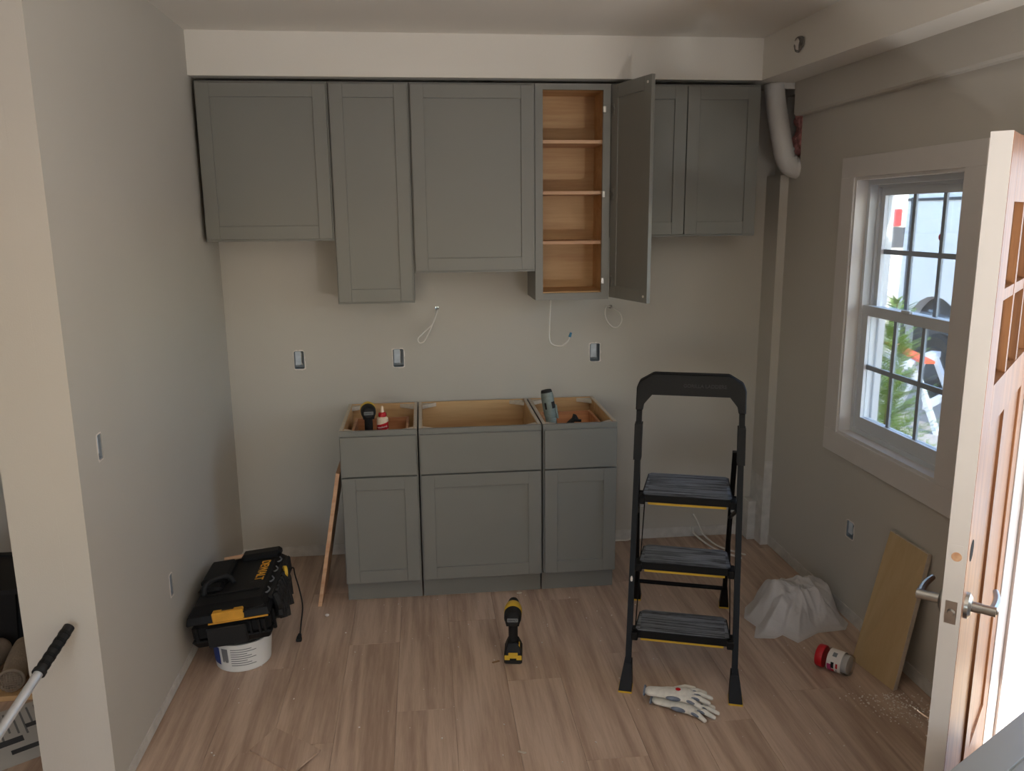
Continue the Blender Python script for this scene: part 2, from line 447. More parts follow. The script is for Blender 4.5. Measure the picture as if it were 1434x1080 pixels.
# unpainted strips at the foot of the walls
MB().box(XL, 1.88, D-0.004, D, 0.002, 0.062).build('baseboard_back', M_primer, kind='structure')
MB().box(XL, XL+0.004, 2.46, D, 0.010, 0.050).build('baseboard_left', M_primer, kind='structure')
MB().box(XR-0.004, XR, HINGE_Y+0.12, 4.229, 0.002, 0.060).build('baseboard_right', M_primer, kind='structure')

# ---- window on the right wall
def build_window():
    w = thing('window_1', 'double-hung white window with flat casing beside the open door', None)
    w['kind'] = 'structure'; 
    y0, y1, z0, z1 = WIN
    c = 0.112
    X0 = XR-0.018
    for (a0, a1, b0, b1) in ((y0-c, y1+c, z1, z1+0.09), (y0-c, y1+c, z0-0.103, z0), (y0-c, y0, z0, z1), (y1, y1+c, z0, z1)):
        MB().box(X0, XR, a0, a1, b0, b1, bev=0.0015).build('casing_board', M_trim, w)
    # jamb liner boards
    for (a0, a1, b0, b1) in ((y0, y1, z1-0.012, z1), (y0, y1, z0, z0+0.012), (y0, y0+0.012, z0+0.012, z1-0.012), (y1-0.012, y1, z0+0.012, z1-0.012)):
        MB().box(XR-0.010, XR+0.075, a0, a1, b0, b1).build('jamb_liner', M_trim, w)
    # vinyl frame with track steps
    fy0, fy1, fz0, fz1 = y0+0.012, y1-0.012, z0+0.012, z1-0.012
    for k, (xa, xb, t) in enumerate(((XR+0.045, XR+0.155, 0.022), (XR+0.080, XR+0.092, 0.034), (XR+0.125, XR+0.155, 0.036))):
        MB().slab(0, xa, xb, fy0, fy1, fz0, fz1, [(fy0+t, fy1-t, fz0+t, fz1-t)]).build('window_frame', M_vinyl, w)
    zm = 1.432
    for nm, xc, za, zb, rail_b, rail_t in (('lower_sash', XR+0.070, fz0+0.022, zm+0.022, 0.055, 0.045), ('upper_sash', XR+0.108, zm-0.022, fz1-0.022, 0.04, 0.045)):
        ya, yb = fy0+0.022, fy1-0.022
        st = 0.042
        gy0, gy1, gz0, gz1 = ya+st, yb-st, za+rail_b, zb-rail_t
        s = MB().slab(0, xc-0.016, xc+0.016, ya, yb, za, zb, [(gy0, gy1, gz0, gz1)]).build(nm, M_vinyl, w)
        if nm == 'lower_sash':
            MB().box(xc-0.03, xc-0.012, (ya+yb)/2-0.03, (ya+yb)/2+0.03, zb, zb+0.012, bev=0.003).build('sash_lock', M_vinyl, s)
        mw = 0.0105
        ys = [gy0+(gy1-gy0)*i/3 for i in range(4)]; zs = [gz0, (gz0+gz1)/2, gz1]
        for i in (1, 2): MB().box(xc-0.004, xc+0.004, ys[i]-mw, ys[i]+mw, gz0, gz1).build('grille_bar', M_grille, s)
        MB().box(xc-0.0045, xc+0.0045, gy0, gy1, zs[1]-mw, zs[1]+mw).build('grille_bar', M_grille, s)
        for i in range(3):
            for j in range(2):
                pa = ys[i]+(mw if i else 0); pb = ys[i+1]-(mw if i < 2 else 0)
                qa = zs[j]+(mw if j else 0); qb = zs[j+1]-(mw if j < 1 else 0)
                MB().box(xc-0.0015, xc+0.0015, pa, pb, qa, qb).build('pane', M_glass, s)
build_window()
# small dark red sticker on the upper sash glass
MB().cyl((XR+0.1050, 3.062, 1.765), (XR+0.1062, 3.062, 1.765), 0.0135, n=18).build('round_sticker', M_red, label='small round dark red sticker on the upper window pane', cat='sticker')

# ---- doorway frame and door
dj = thing('trim_2', None, None); dj['kind'] = 'structure'
y0, y1 = DOORWAY[0], DOORWAY[1]
for (a0, a1, b0, b1) in ((y0, y0+0.02, 0, DOOR_H), (y1-0.02, y1, 0, DOOR_H), (y0+0.02, y1-0.02, DOOR_H-0.02, DOOR_H)):
    MB().box(XR, XR+WT+0.01, a0, a1, b0, b1).build('door_jamb', M_trim, dj)
for (a0, a1, b0, b1) in ((y0-0.085, y0+0.008, 0, DOOR_H+0.09), (y1-0.008, y1+0.085, 0, DOOR_H+0.09), (y0+0.008, y1-0.008, DOOR_H-0.008, DOOR_H+0.09)):
    MB().box(XR-(0.034 if a0 > y1-0.02 and b0 == 0 else 0.016), XR, a0, a1, b0, b1, bev=0.0015).build('casing_board', M_trim, dj)
MB().box(XR+WT+0.01, XR+WT+0.035, y1-0.01, y1+0.10, GROUND, DOOR_H+0.1).build('exterior_casing', M_trim, dj)
MB().box(XR-0.005, XR+WT+0.05, y0+0.02, y1-0.02, -0.01, 0.018).build('threshold', M_steel, dj)

# door: local x from the hinge to the free edge, local y = thickness (interior face at y=0, exterior face at y=-0.0445)
HX, HY = XR-0.030, HINGE_Y-0.010
E_free = Vector((1.261, 1.680)); dvec = (E_free-Vector((1.893, 2.345))).normalized()
dang = math.atan2(dvec.y, dvec.x)
nint = Vector((-0.725, 0.689))
hin = Vector((1.893, 2.345)) + nint*0.0445
door = thing('door_1', None, None, (hin.x, hin.y, 0.008), (0, 0, dang)); door['kind'] = 'structure'
# local +y direction for angle dang: check side of the interior face
ly = Vector((-math.sin(dang), math.cos(dang)))
S = 1.0 if ly.dot(nint) > 0 else -1.0     # interior side sign
DW, DH, DT = 0.914, 2.022, 0.0445
def dbox(mb, x0, x1, t0, t1, z0, z1, bev=0.0):   # t measured from the interior face towards the exterior
    ya, yb = -S*t0, -S*t1
    return mb.box(x0, x1, min(ya, yb), max(ya, yb), z0, z1, bev)
sx0, sx1 = 0.125, DW-0.125          # stiles
lz0, lz1 = 1.445, 1.875             # lites
pz0, pz1 = 0.25, 1.335              # panels
mid = DW/2
# core frame (stained on the outside): stiles and rails
for (a, b_, z0, z1) in ((0, sx0, 0, DH), (sx1, DW, 0, DH)):
    dbox(MB(), a, b_, 0.003, DT, z0, z1, 0.0015).build('stile', M_doorw, door)
for (z0, z1) in ((0, pz0), (pz1, lz0), (lz1, DH)):
    dbox(MB(), sx0, sx1, 0.003, DT, z0, z1).build('rail', M_doorw, door)
dbox(MB(), mid-0.055, mid+0.055, 0.003, DT, pz0, pz1).build('mullion', M_doorw, door)
for (a, b_) in ((sx0, mid-0.055), (mid+0.055, sx1)):
    dbox(MB(), a, b_, 0.008, DT-0.007, pz0, pz1).build('panel', M_doorw, door)
for i in (1, 2):
    xx = sx0+(sx1-sx0)*i/3
    dbox(MB(), xx-0.014, xx+0.014, 0.006, DT-0.002, lz0, lz1).build('glazing_bar', M_doorw, door)
dbox(MB(), sx0, sx1, 0.007, DT-0.003, (lz0+lz1)/2-0.014, (lz0+lz1)/2+0.014).build('glazing_bar', M_doorw, door)
for i in range(3):
    for j in range(2):
        xa = sx0+(sx1-sx0)*i/3+(0.014 if i else 0); xb = sx0+(sx1-sx0)*(i+1)/3-(0.014 if i < 2 else 0)
        za = lz0 if j == 0 else (lz0+lz1)/2+0.014; zb = (lz0+lz1)/2-0.014 if j == 0 else lz1
        dbox(MB(), xa, xb, 0.020, 0.024, za, zb).build('pane', M_glass, door)
# painted interior skin and white painted free edge
mm = MB()
for (a, b_, z0, z1) in ((0, sx0, 0, DH), (sx1, DW, 0, DH), (sx0, sx1, 0, pz0), (sx0, sx1, pz1, lz0), (sx0, sx1, lz1, DH), (mid-0.055, mid+0.055, pz0, pz1)):
    dbox(mm, a, b_, 0, 0.003, z0, z1)
mm.build('painted_face', M_trim, door)
dbox(MB(), DW, DW+0.0035, 0, DT-0.001, 0, DH).build('painted_edge', M_trim, door)
# latch plate, deadbolt preparation on the edge
LZ, BZ = 0.905, 1.048
ymid = -S*DT*0.5
lp = MB().box(DW+0.0034, DW+0.0048, ymid-0.0127, ymid+0.0127, LZ-0.029, LZ+0.029).build('latch_plate', M_steel, door)
MB().cyl((DW+0.0045, ymid, LZ), (DW+0.011, ymid, LZ), 0.0095, 0.007, n=18).build('latch_bolt', M_steel, lp)
MB().cyl((DW+0.0046, ymid, LZ+0.022), (DW+0.0056, ymid, LZ+0.022), 0.004, n=12).cyl((DW+0.0046, ymid, LZ-0.022), (DW+0.0056, ymid, LZ-0.022), 0.004, n=12).build('screw', M_steel, lp)
bo = MB().box(DW+0.0034, DW+0.0040, ymid-0.0127, ymid+0.0127, BZ-0.029, BZ+0.029, bev=0.0).build('edge_mortise', M_trim, door)
MB().cyl((DW+0.0039, ymid, BZ), (DW+0.0046, ymid, BZ), 0.0115, n=20).build('bore_hole', M_maple_edge, bo)
bx = DW-0.06
MB().cyl((bx, -S*(DT-0.0005), BZ), (bx, -S*(DT+0.0007), BZ), 0.027, n=28).build('deadbolt_bore', M_dark, door)
# lever handles
for side, nm in ((S, 'in'), (-S, 'out')):
    base = 0 if side == S else -S*DT
    h = MB()
    h.cyl((bx, base, LZ), (bx, base+side*0.008, LZ), 0.033, 0.032, n=32).cyl((bx, base+side*0.008, LZ), (bx, base+side*0.014, LZ), 0.030, 0.022, n=32)
    hd = h.build('lever_rose', M_steel, door); autosmooth(hd)
    q = MB().cyl((bx, base+side*0.012, LZ), (bx, base+side*0.035, LZ), 0.013, n=20).cyl((bx, base+side*0.034, LZ), (bx, base+side*0.066, LZ), 0.0115, 0.0125, n=20)
    q.tube([(bx, base+side*0.058, LZ), (bx-0.03, base+side*0.060, LZ+0.002), (bx-0.075, base+side*0.058, LZ+0.003), (bx-0.112, base+side*0.050, LZ+0.006)], lambda t: 0.0115-0.0045*t, n=10)
    autosmooth(q.build('lever', M_steel, hd))
for hz in (0.2, 1.0, 1.8):
    MB().cyl((0.0, S*0.006, hz), (0.0, S*0.006, hz+0.1), 0.006, n=12).build('hinge', M_steel, door)

# ---- front window behind the camera (simple frame) and an unseen ceiling lamp added for fill
fwn = thing('window_2', None, None); fwn['kind'] = 'structure'
fx0, fx1, fz0, fz1 = FRONT_WIN
for i in range(3):
    a = fx0+(fx1-fx0)*i/3; b_ = fx0+(fx1-fx0)*(i+1)/3
    MB().slab(1, YF-0.09, YF-0.04, a, b_, fz0, fz1, [(a+0.05, b_-0.05, fz0+0.05, fz1-0.05)]).build('window_frame', M_vinyl, fwn)
portal('portal_front', ((fx0+fx1)/2, YF-0.16, (fz0+fz1)/2), fx1-fx0, fz1-fz0, (0, 1, 0))
portal('portal_door', (XR+WT+0.06, (DOORWAY[0]+DOORWAY[1])/2, DOOR_H/2), 0.93, DOOR_H, (-1, 0, 0))
portal('portal_window', (XR+WT+0.02, (WIN[0]+WIN[1])/2, (WIN[2]+WIN[3])/2), 0.74, 1.15, (-1, 0, 0))

M_fillglow = emit('fill_diffuser', (1.0, 0.98, 0.95), 4.0)  # glow shared by the two added fill lamps
for lx, ly_ in ((0.9, -1.7),):
    t = thing('fill_lamp', 'flat round white lamp added on the ceiling as fill', 'fill lamp', (lx, ly_, ZC))
    MB().lathe([(0.17, 0), (0.17, -0.02), (0.155, -0.024), (0.155, 0)], 32).build('trim_ring', M_trim, t)
    MB().lathe([(0, -0.018), (0.153, -0.018), (0.153, -0.012)], 32).build('diffuser', M_fillglow, t)
    l = bpy.data.lights.new('fill_lamp_light', 'AREA'); l.shape = 'DISK'; l.size = 0.3; l.energy = FILL_LAMP_W; l.color = (1.0, 0.98, 0.95)
    lo = bpy.data.objects.new('fill_lamp_light', l); COL.objects.link(lo); lo.parent = t; lo.location = (0, 0, -0.03)

# unseen tripod light added behind the camera as fill, bounced off the ceiling
t = thing('fill_light', 'added tripod fill light turned up to the ceiling', 'fill light', (1.45, -0.35, 0))
for k in range(3):
    a = R(90+120*k)
    MB().cyl((0, 0, 0.30), (0.38*math.cos(a), 0.38*math.sin(a), 0.01), 0.011, n=10).build('leg', M_black, t)
MB().cyl((0, 0, 0.25), (0, 0, 0.75), 0.015, n=14).build('pole', M_yellow, t)
wh = MB().slab(2, 0.77, 0.83, -0.20, 0.20, -0.14, 0.14, [(-0.18, 0.18, -0.12, 0.12)]).box(-0.20, 0.20, -0.14, 0.14, 0.75, 0.77).build('fill_head', M_yellow, t)
MB().box(-0.18, 0.18, -0.12, 0.12, 0.785, 0.80).build('fill_glass', M_fillglow, wh)
l = bpy.data.lights.new('fill_light_beam', 'AREA'); l.shape = 'RECTANGLE'; l.size = 0.36; l.size_y = 0.24; l.energy = FILL_W; l.color = (1.0, 0.985, 0.96)
lo = bpy.data.objects.new('fill_light_beam', l); COL.objects.link(lo); lo.parent = t; lo.location = (0, 0, 0.84); lo.rotation_euler = (R(180), 0, 0)

# ------------------------------------------------------------------ CABINETS
def shaker(parent, name, w_, h, t=0.019, st=0.062, back=False):
    """shaker door lying in local xz, front at y=-t; returns the frame mesh with the panel as its child"""
    f = MB()
    b = 0.0012
    f.box(0, st, -t, 0, 0, h, b).box(w_-st, w_, -t, 0, 0, h, b)
    f.box(st, w_-st, -t, 0, 0, st, b).box(st, w_-st, -t, 0, h-st, h, b)
    o = f.build(name, M_cab, parent)
    MB().box(st-0.004, w_-st+0.004, -t+0.0085, -0.005, st-0.004, h-st+0.004).build('panel', M_cab, o)
    return o

def wall_cabinet(x0, x1, h, label, doors=1, open_=False, group='upper wall cabinets'):
    zt = 2.486; dp = 0.311
    x0 += 0.0012; x1 -= 0.0012
    W = x1-x0
    t = thing('wall_cabinet', label, 'cabinet', (x0, D-0.001, zt-h), group=group)
    s = 0.016; y0 = -dp; fr = 0.019
    if open_:
        b = MB()
        b.box(0, s, y0+fr, 0, 0, h).box(W-s, W, y0+fr, 0, 0, h)
        MBo = b.build('side_panel', M_cab, t)
        b = MB(); b.box(s, s+0.003, y0+fr, -0.007, s, h-s).box(W-s-0.003, W-s, y0+fr, -0.007, s, h-s).box(s, W-s, y0+fr, -0.007, s+0.012, s+0.024).box(s, W-s, y0+fr, -0.007, h-s-0.003, h-s).box(s, W-s, -0.010, -0.007, s, h-s)
        b.build('interior_lining', M_maple, t)
        MB().box(s, W-s, y0+fr, -0.001, 0.012, s+0.012).box(s, W-s, y0+fr, -0.001, h-s, h).box(s, W-s, -0.007, -0.001, s+0.012, h-s).build('carcass', M_cab, t)
        for k in range(3):
            zs = h*(0.265+0.235*k)
            MB().box(s+0.004, W-s-0.004, y0+fr+0.012, -0.011, zs, zs+0.017, bev=0.001).build('shelf', M_maple_edge, t)
    else:
        MB().box(0, W, y0+fr, 0, 0, h, bev=0.0008).build('carcass', M_cab, t)
    fs = 0.038
    MB().slab(1, y0, y0+fr, 0, W, 0, h, [(fs, W-fs, fs-0.004, h-fs+0.010)]).build('face_frame', M_cab, t)
    g = 0.0065; zb, ztp = 0.011, 0.010
    if not open_:
        if doors == 1:
            d = shaker(t, 'door', W-2*g, h-zb-ztp); d.location = (g, y0-0.001, zb)
        else:
            dw = (W-2*g-0.004)/2
            for k in range(2):
                d = shaker(t, 'door', dw, h-zb-ztp); d.location = (g+k*(dw+0.004), y0-0.001, zb)
    else:
        dw = W-2*g
        # hinged on the right; local x of the door runs from the hinge to the free edge when mirrored
        d = shaker(t, 'door', dw, h-zb-ztp)
        th = R(106)
        # rotate about the hinge edge: local origin moved to right edge
        d.matrix_local = Matrix.Translation((W-g+0.006, y0-0.012, zb)) @ Matrix.Rotation(th, 4, 'Z') @ Matrix.Translation((-dw, 0.0, 0))
        for zz in (h*0.09, h*0.5, h*0.885):
            hg = MB().box(W-fs-0.004, W-fs+0.012, y0-0.012, y0+0.012, zz-0.016, zz+0.016, bev=0.002).build('hinge', M_steel, t)
            hc = MB().cyl((dw-0.022, -0.001, zz-zb), (dw-0.022, 0.005, zz-zb), 0.013, n=18).box(dw-0.032, dw-0.012, 0, 0.003, zz-zb-0.026, zz-zb+0.026, bev=0.001).build('hinge_cup', M_steel, d)
        for zz in (0.03, h-zb-ztp-0.03):
            MB().cyl((0.03, -0.0005, zz), (0.03, 0.003, zz), 0.006, n=14).build('bumper', M_label_w, d)
    return t

U0 = -1.0182; uu = 0.0254*0.9897
UX = [U0+uu*k for k in (0, 24, 39, 63, 78, 108)]
HA, HB, HC = 0.7329, 0.8963, 1.0422
wall_cabinet(UX[0], UX[1], HA, 'grey wall cabinet with one wide door in the corner by the left wall')
wall_cabinet(UX[1], UX[2], HC, 'tall narrow grey wall cabinet with its single door closed')
wall_cabinet(UX[2], UX[3], HB, 'grey wall cabinet with one wide door between the two tall narrow ones')
wall_cabinet(UX[3], UX[4], HC, 'tall narrow grey wall cabinet standing open with bare wooden shelves', open_=True)
wall_cabinet(UX[4], UX[5], HA, 'grey double-door wall cabinet beside the white duct', doors=2)

B0 = -0.4155; bb = 0.0254*0.9777
BX = [B0+bb*k for k in (0, 15, 39, 54)]
BH = 0.8763; YB = D-0.6512        # door front plane
def base_cabinet(x0, x1, label, drawer=True):
    x0 += 0.0035; x1 -= 0.0035
    W = x1-x0
    t = thing('base_cabinet', label, 'cabinet', (x0, YB+0.020, 0), group='base cabinets without a worktop')
    dp = 0.59; s = 0.016; fr = 0.019; tk = 0.114
    for a in (0, W-s):
        q = MB()
        q.prism([(fr, tk), (fr, BH), (dp, BH), (dp, 0), (0.055, 0), (0.055, tk)], a, a+s, M=Matrix(((0, 0, 1, 0), (1, 0, 0, 0), (0, 1, 0, 0), (0, 0, 0, 1))))
        q.build('side_panel', M_cab, t)
        aa = a+s if a == 0 else a-0.003
        MB().box(aa, aa+0.003, fr, dp-s, tk+s, BH-0.001).build('interior_lining', M_maple, t)
        MB().box(a+0.0005, a+s-0.0005, fr, dp-0.0005, BH, BH+0.0012).build('raw_edge', M_raw, t)
    MB().box(s, W-s, dp-0.012, dp, 0.0, BH).build('back_panel', M_maple, t)
    MB().box(s, W-s, fr, dp-0.012, tk, tk+s).build('bottom_panel', M_maple, t)
    MB().box(0.0002, W-0.0002, 0.052, 0.066, 0, tk).build('toe_kick', M_cab, t)
    fs = 0.038
    zr = 0.655
    MB().slab(1, 0, fr, 0, W, tk-0.004, BH, [(fs, W-fs, tk+fs, zr-0.02), (fs, W-fs, zr+0.02, BH-fs)]).build('face_frame', M_cab, t)
    # triangular corner braces at the top
    for cx, sx in ((s+0.003, 1), (W-s-0.003, -1)):
        for cy, sy in ((fr, 1), (dp-0.012, -1)):
            MB().prism([(cx, cy), (cx+sx*0.075, cy), (cx, cy+sy*0.055)], BH-0.024, BH-0.004).build('corner_brace', M_raw, t)
    g = 0.006
    MB().box(g, W-g, -0.020, -0.001, zr+0.004, BH-0.024, bev=0.0012).build('drawer_front', M_cab, t)
    d = shaker(t, 'door', W-2*g, zr-0.004-(tk+0.004)); d.location = (g, -0.001, tk+0.004)
    if drawer:
        dz0, dz1 = zr+0.06, BH-0.040
        dx0, dx1 = s+0.028, W-s-0.028
        db = MB().slab(2, dz0, dz1, dx0, dx1, fr+0.001, 0.43, [(dx0+0.013, dx1-0.013, fr+0.014, 0.417)]).build('drawer_box', M_drawer, t)
        MB().box(dx0+0.013, dx1-0.013, fr+0.014, 0.417, dz0+0.004, dz0+0.010).build('drawer_bottom', M_drawer, db)
        for xx, s_ in ((s+0.003, 1), (W-s-0.003, -1)):
            MB().box(min(xx, xx+s_*0.012), max(xx, xx+s_*0.012), fr, 0.48, dz0+0.02, dz0+0.055).build('drawer_slide', M_black2, t)
    else:
        for k in range(4):
            MB().cyl((s+0.0025, dp-0.12, BH-0.06-k*0.032), (s+0.0036, dp-0.12, BH-0.06-k*0.032), 0.004, n=10).build('shelf_pin_hole', M_dark, t)
        MB().box(W-0.12, W-0.06, fr, fr+0.035, BH-0.11, BH-0.06, bev=0.004).build('mounting_bracket', M_black2, t)
    return t
base_cabinet(BX[0], BX[1], 'narrow grey base cabinet with a black driver and glue bottle in its drawer')
base_cabinet(BX[1], BX[2], 'wide grey base cabinet open on top between the two narrow ones', drawer=False)
base_cabinet(BX[2], BX[3], 'narrow grey base cabinet holding the grey-green tool, nearest the step ladder')
DRZ = 0.655+0.06+0.010      # drawer floor height

# spare cabinet lying on its back by the doorway (door panel up)
ed = Vector((0.87, 0.5)).normalized(); ang = math.atan2(ed.y, ed.x)
ctop = 0.63
p_edge = Vector((1.303, 1.605))       # a point on the far upper edge
o0 = p_edge - ed*0.36
t = thing('base_cabinet', 'grey cabinet lying on its back beside the open door', 'cabinet', (o0.x, o0.y, 0), (0, 0, ang))
MB().box(0, 0.86, -0.50, 0, 0, ctop-0.040, bev=0.001).build('carcass', M_cab, t)
MB().slab(2, ctop-0.040, ctop-0.0205, 0, 0.86, -0.50, 0, [(0.04, 0.82, -0.46, -0.04)]).build('face_frame', M_cab, t)
d = shaker(t, 'door', 0.86-0.012, 0.488, st=0.078)
d.matrix_local = Matrix.Translation((0.006, -0.494, ctop-0.020)) @ Matrix.Rotation(R(-90), 4, 'X')
MB().box(0.006, 0.854, -0.494, -0.006, ctop-0.0204, ctop-0.0195).build('door_back', M_cab, t)

# ------------------------------------------------------------------ OUTLET BOXES AND CABLES
def outlet(u0, u1, v0, v1, M, label, ang=0.0):
    """local: x along wall, y into wall, z up; origin at the hole's bottom left on the wall face"""
    W = u1-u0; H = v1-v0
    t = thing('outlet_box', label, 'outlet box'); t.matrix_world = M
    d = 0.05
    b = MB()
    b.box(0.0005, 0.003, 0.002, d, 0.0005, H-0.0005).box(W-0.003, W-0.0005, 0.002, d, 0.0005, H-0.0005)
    b.box(0.003, W-0.003, 0.002, d, 0.0005, 0.003).box(0.003, W-0.003, 0.002, d, H-0.003, H-0.0005).box(0.003, W-0.003, d-0.003, d, 0.003, H-0.003)
    b.build('box_shell', M_obox, t)
    # torn drywall rim
    m = MB(); n = 26
    rr = random.Random(label)
    ring_o = []; ring_i = []
    for i in range(n):
        a = 2*math.pi*i/n
        c, s = math.cos(a), math.sin(a)
        k = 1/max(abs(c), abs(s))
        e = 0.002+rr.random()*0.005
        ring_i.append((W/2+c*k*W/2, H/2+s*k*H/2)); ring_o.append((W/2+c*k*(W/2+e), H/2+s*k*(H/2+e)))
    va = [m.bm.verts.new((x, -0.0015, z)) for x, z in ring_i]; vb = [m.bm.verts.new((x, -0.0003, z)) for x, z in ring_o]
    for i in range(n): m.bm.faces.new([va[i], va[(i+1) % n], vb[(i+1) % n], vb[i]])
    m.build('torn_rim', M_label_w, t)
    # folded wires
    m = MB()
    m.tube([(W*0.35, d-0.004, H*0.15), (W*0.3, 0.018, H*0.3), (W*0.45, 0.012, H*0.75), (W*0.62, 0.02, H*0.85), (W*0.6, 0.012, H*0.4), (W*0.7, 0.03, H*0.2)], 0.0042, 7)
    m.build('folded_wires', M_cable, t)
    m = MB().box(W*0.10, W*0.66, 0.006, 0.0075, H*0.22, H*0.97, M=Matrix.Rotation(0.0, 4, 'X'))
    m.build('paper_flap', mat_flap, t)
    return t
mat_flap = mat('pale_flap', (196, 206, 216), 0.7, var=0.1, vscale=40)
back_labels = ['open outlet box with torn white rim in the back wall near the left wall corner', 'open outlet box in the back wall above the narrow driver-holding base cabinet', 'open outlet box with dark gaps in the back wall above the grey-green tool cabinet']
for (u0, u1, v0, v1), lb in zip(BACK_OUT, back_labels):
    outlet(u0, u1, v0, v1, Matrix.Translation((u0, D, v0)), lb)
for (u0, u1, v0, v1), lb in zip(LEFT_OUT, ['small open outlet box at switch height in the left wall', 'low open outlet box in the left wall beside the black toolbox']):
    # left wall: x along +Y, into wall = -X
    outlet(u0, u1, v0, v1, Matrix(((0, -1, 0, XL), (1, 0, 0, u0), (0, 0, 1, v0), (0, 0, 0, 1))), lb)
u0, u1, v0, v1 = RIGHT_OUT
outlet(u0, u1, v0, v1, Matrix(((0, 1, 0, XR), (-1, 0, 0, u1), (0, 0, 1, v0), (0, 0, 0, 1))), 'open outlet box low in the right wall under the window')

def cable(pts, r, label, conn=None, group='loose white cables'):
    t = thing('cable', label, 'cable', pts[0], group=group)
    o = Vector(pts[0])
    MB().tube([Vector(p)-o for p in pts], r, 8, 6).build('sheath', M_cable, t, smooth=True)
    if conn:
        a = Vector(pts[-1])-o
        MB().cyl(a, a+Vector(conn), 0.008, 0.006, n=10).build('wire_connector', M_conn, t)
    return t
cable([(0.075, D+0.05, 1.381), (0.073, 4.385, 1.372), (0.050, 4.33, 1.310), (-0.005, 4.29, 1.262), (-0.031, 4.27, 1.238), (-0.025, 4.265, 1.216), (0.0, 4.275, 1.222), (0.030, 4.31, 1.268), (0.058, 4.345, 1.330), (0.074, 4.38, 1.366), (0.078, D+0.05, 1.376)], 0.0036, 'white cable loop hanging out of the wall under the wide-door cabinet')
cable([(0.684, 4.34, 1.455), (0.680, 4.33, 1.40), (0.670, 4.30, 1.29), (0.668, 4.29, 1.215), (0.685, 4.285, 1.185), (0.730, 4.28, 1.177), (0.762, 4.28, 1.198), (0.776, 4.28, 1.225)], 0.0042, 'white cable with a blue connector hanging below the open cabinet', conn=(0.008, 0, 0.024))
cable([(1.026, D+0.05, 1.369), (1.020, 4.385, 1.372), (0.990, 4.35, 1.376), (0.983, 4.345, 1.335), (1.000, 4.345, 1.290), (1.032, 4.345, 1.262), (1.062, 4.345, 1.272), (1.078, 4.35, 1.306), (1.062, 4.355, 1.345), (1.034, 4.385, 1.364), (1.028, D+0.05, 1.366)], 0.0036, 'white cable coiled in a round loop out of the wall hole')
cable([(0.95, 4.385, 0.035), (1.02, 4.39, 0.006), (1.09, 4.385, 0.006), (1.15, 4.36, 0.02), (1.19, 4.39, 0.07)], 0.005, 'short white cable on the floor at the foot of the back wall')
cable([(1.532, D-0.012, 0.062), (1.540, 4.37, 0.030), (1.575, 4.28, 0.008), (1.61, 4.17, 0.006), (1.70, 4.05, 0.006)], 0.0055, 'twisted white cable end trailing over the floor behind the ladder')
cable([(1.536, D-0.012, 0.145), (1.566, 4.375, 0.085), (1.588, 4.34, 0.030), (1.635, 4.22, 0.007), (1.74, 4.09, 0.006)], 0.0050, 'straight white cable leaning on the back wall behind the ladder')

# ------------------------------------------------------------------ DUCT
t = thing('vent_duct', 'white vent pipe bending from the bulkhead into a hole in the right wall', 'duct', (1.81, 4.16, SOF))
pp = [(1.795, 4.165, SOF+0.0), (1.806, 4.165, 2.42), (1.832, 4.16, 2.29), (1.852, 4.155, 2.20), (1.866, 4.15, 2.145), (1.895, 4.145, 2.10), (1.95, 4.15, 2.085), (2.0, 4.155, 2.085)]
off = Vector((1.81, 4.16, SOF))
MB().tube([Vector(p)-off for p in pp], 0.050, 26, 6).build('pipe', M_duct, t, smooth=True)
for p, q in (((1.858, 4.1535, 2.180), (1.861, 4.152, 2.166)), ((1.876, 4.148, 2.128), (1.884, 4.147, 2.116)), ((1.906, 4.1455, 2.098), (1.916, 4.146, 2.095))):
    MB().cyl(Vector(p)-off, Vector(q)-off, 0.0525, n=26).build('elbow_seam', M_duct, t, smooth=False)
m = MB()
for k in range(30):
    m.sphere((XR+0.022+rnd.random()*0.04, 4.13+rnd.random()*0.14, 2.17+rnd.random()*0.20), 0.024, (1, 1, 1.15), 10, 8)
remeshed(m, 'insulation', M_insul, None, 0.012, 2, label='pink fluffy insulation showing in the wall hole behind the duct', cat='insulation')
MB().slab(0, XR+0.09, XR+0.10, 4.09, 4.32, 2.04, 2.47).build('cavity_back', M_dark, wr)
MB().box(1.76, 1.90, 4.13, 4.135, SOF-0.03, SOF-0.001).build('drywall_stub', M_primer, bulk)
# wire hole in the bulkhead
t = thing('wire_stub', 'torn hole with white wire stub in the bulkhead face', 'wire', (1.698, 3.70, 2.60))
m = MB(); rr = random.Random(4); pts = []
for i in range(14):
    a = 2*math.pi*i/14; r = 0.032+rr.random()*0.012
    pts.append((r*1.25*math.cos(a), r*math.sin(a)))
m.prism(pts, 0, 0.004, M=Matrix(((0, 0, -1, 0.0), (1, 0, 0, 0), (0, 1, 0, 0), (0, 0, 0, 1))))
m.build('torn_hole', M_insul_g, t)
MB().prism([(-0.012, -0.026), (0.004, -0.020), (0.006, -0.004), (0.020, 0.004), (0.026, 0.022), (0.008, 0.014), (-0.006, 0.024), (-0.018, 0.010), (-0.010, -0.004)], 0.004, 0.010, M=Matrix(((0, 0, -1, 0.0), (1, 0, 0, 0.006), (0, 1, 0, 0), (0, 0, 0, 1)))).build('wire_end', M_label_w, t)

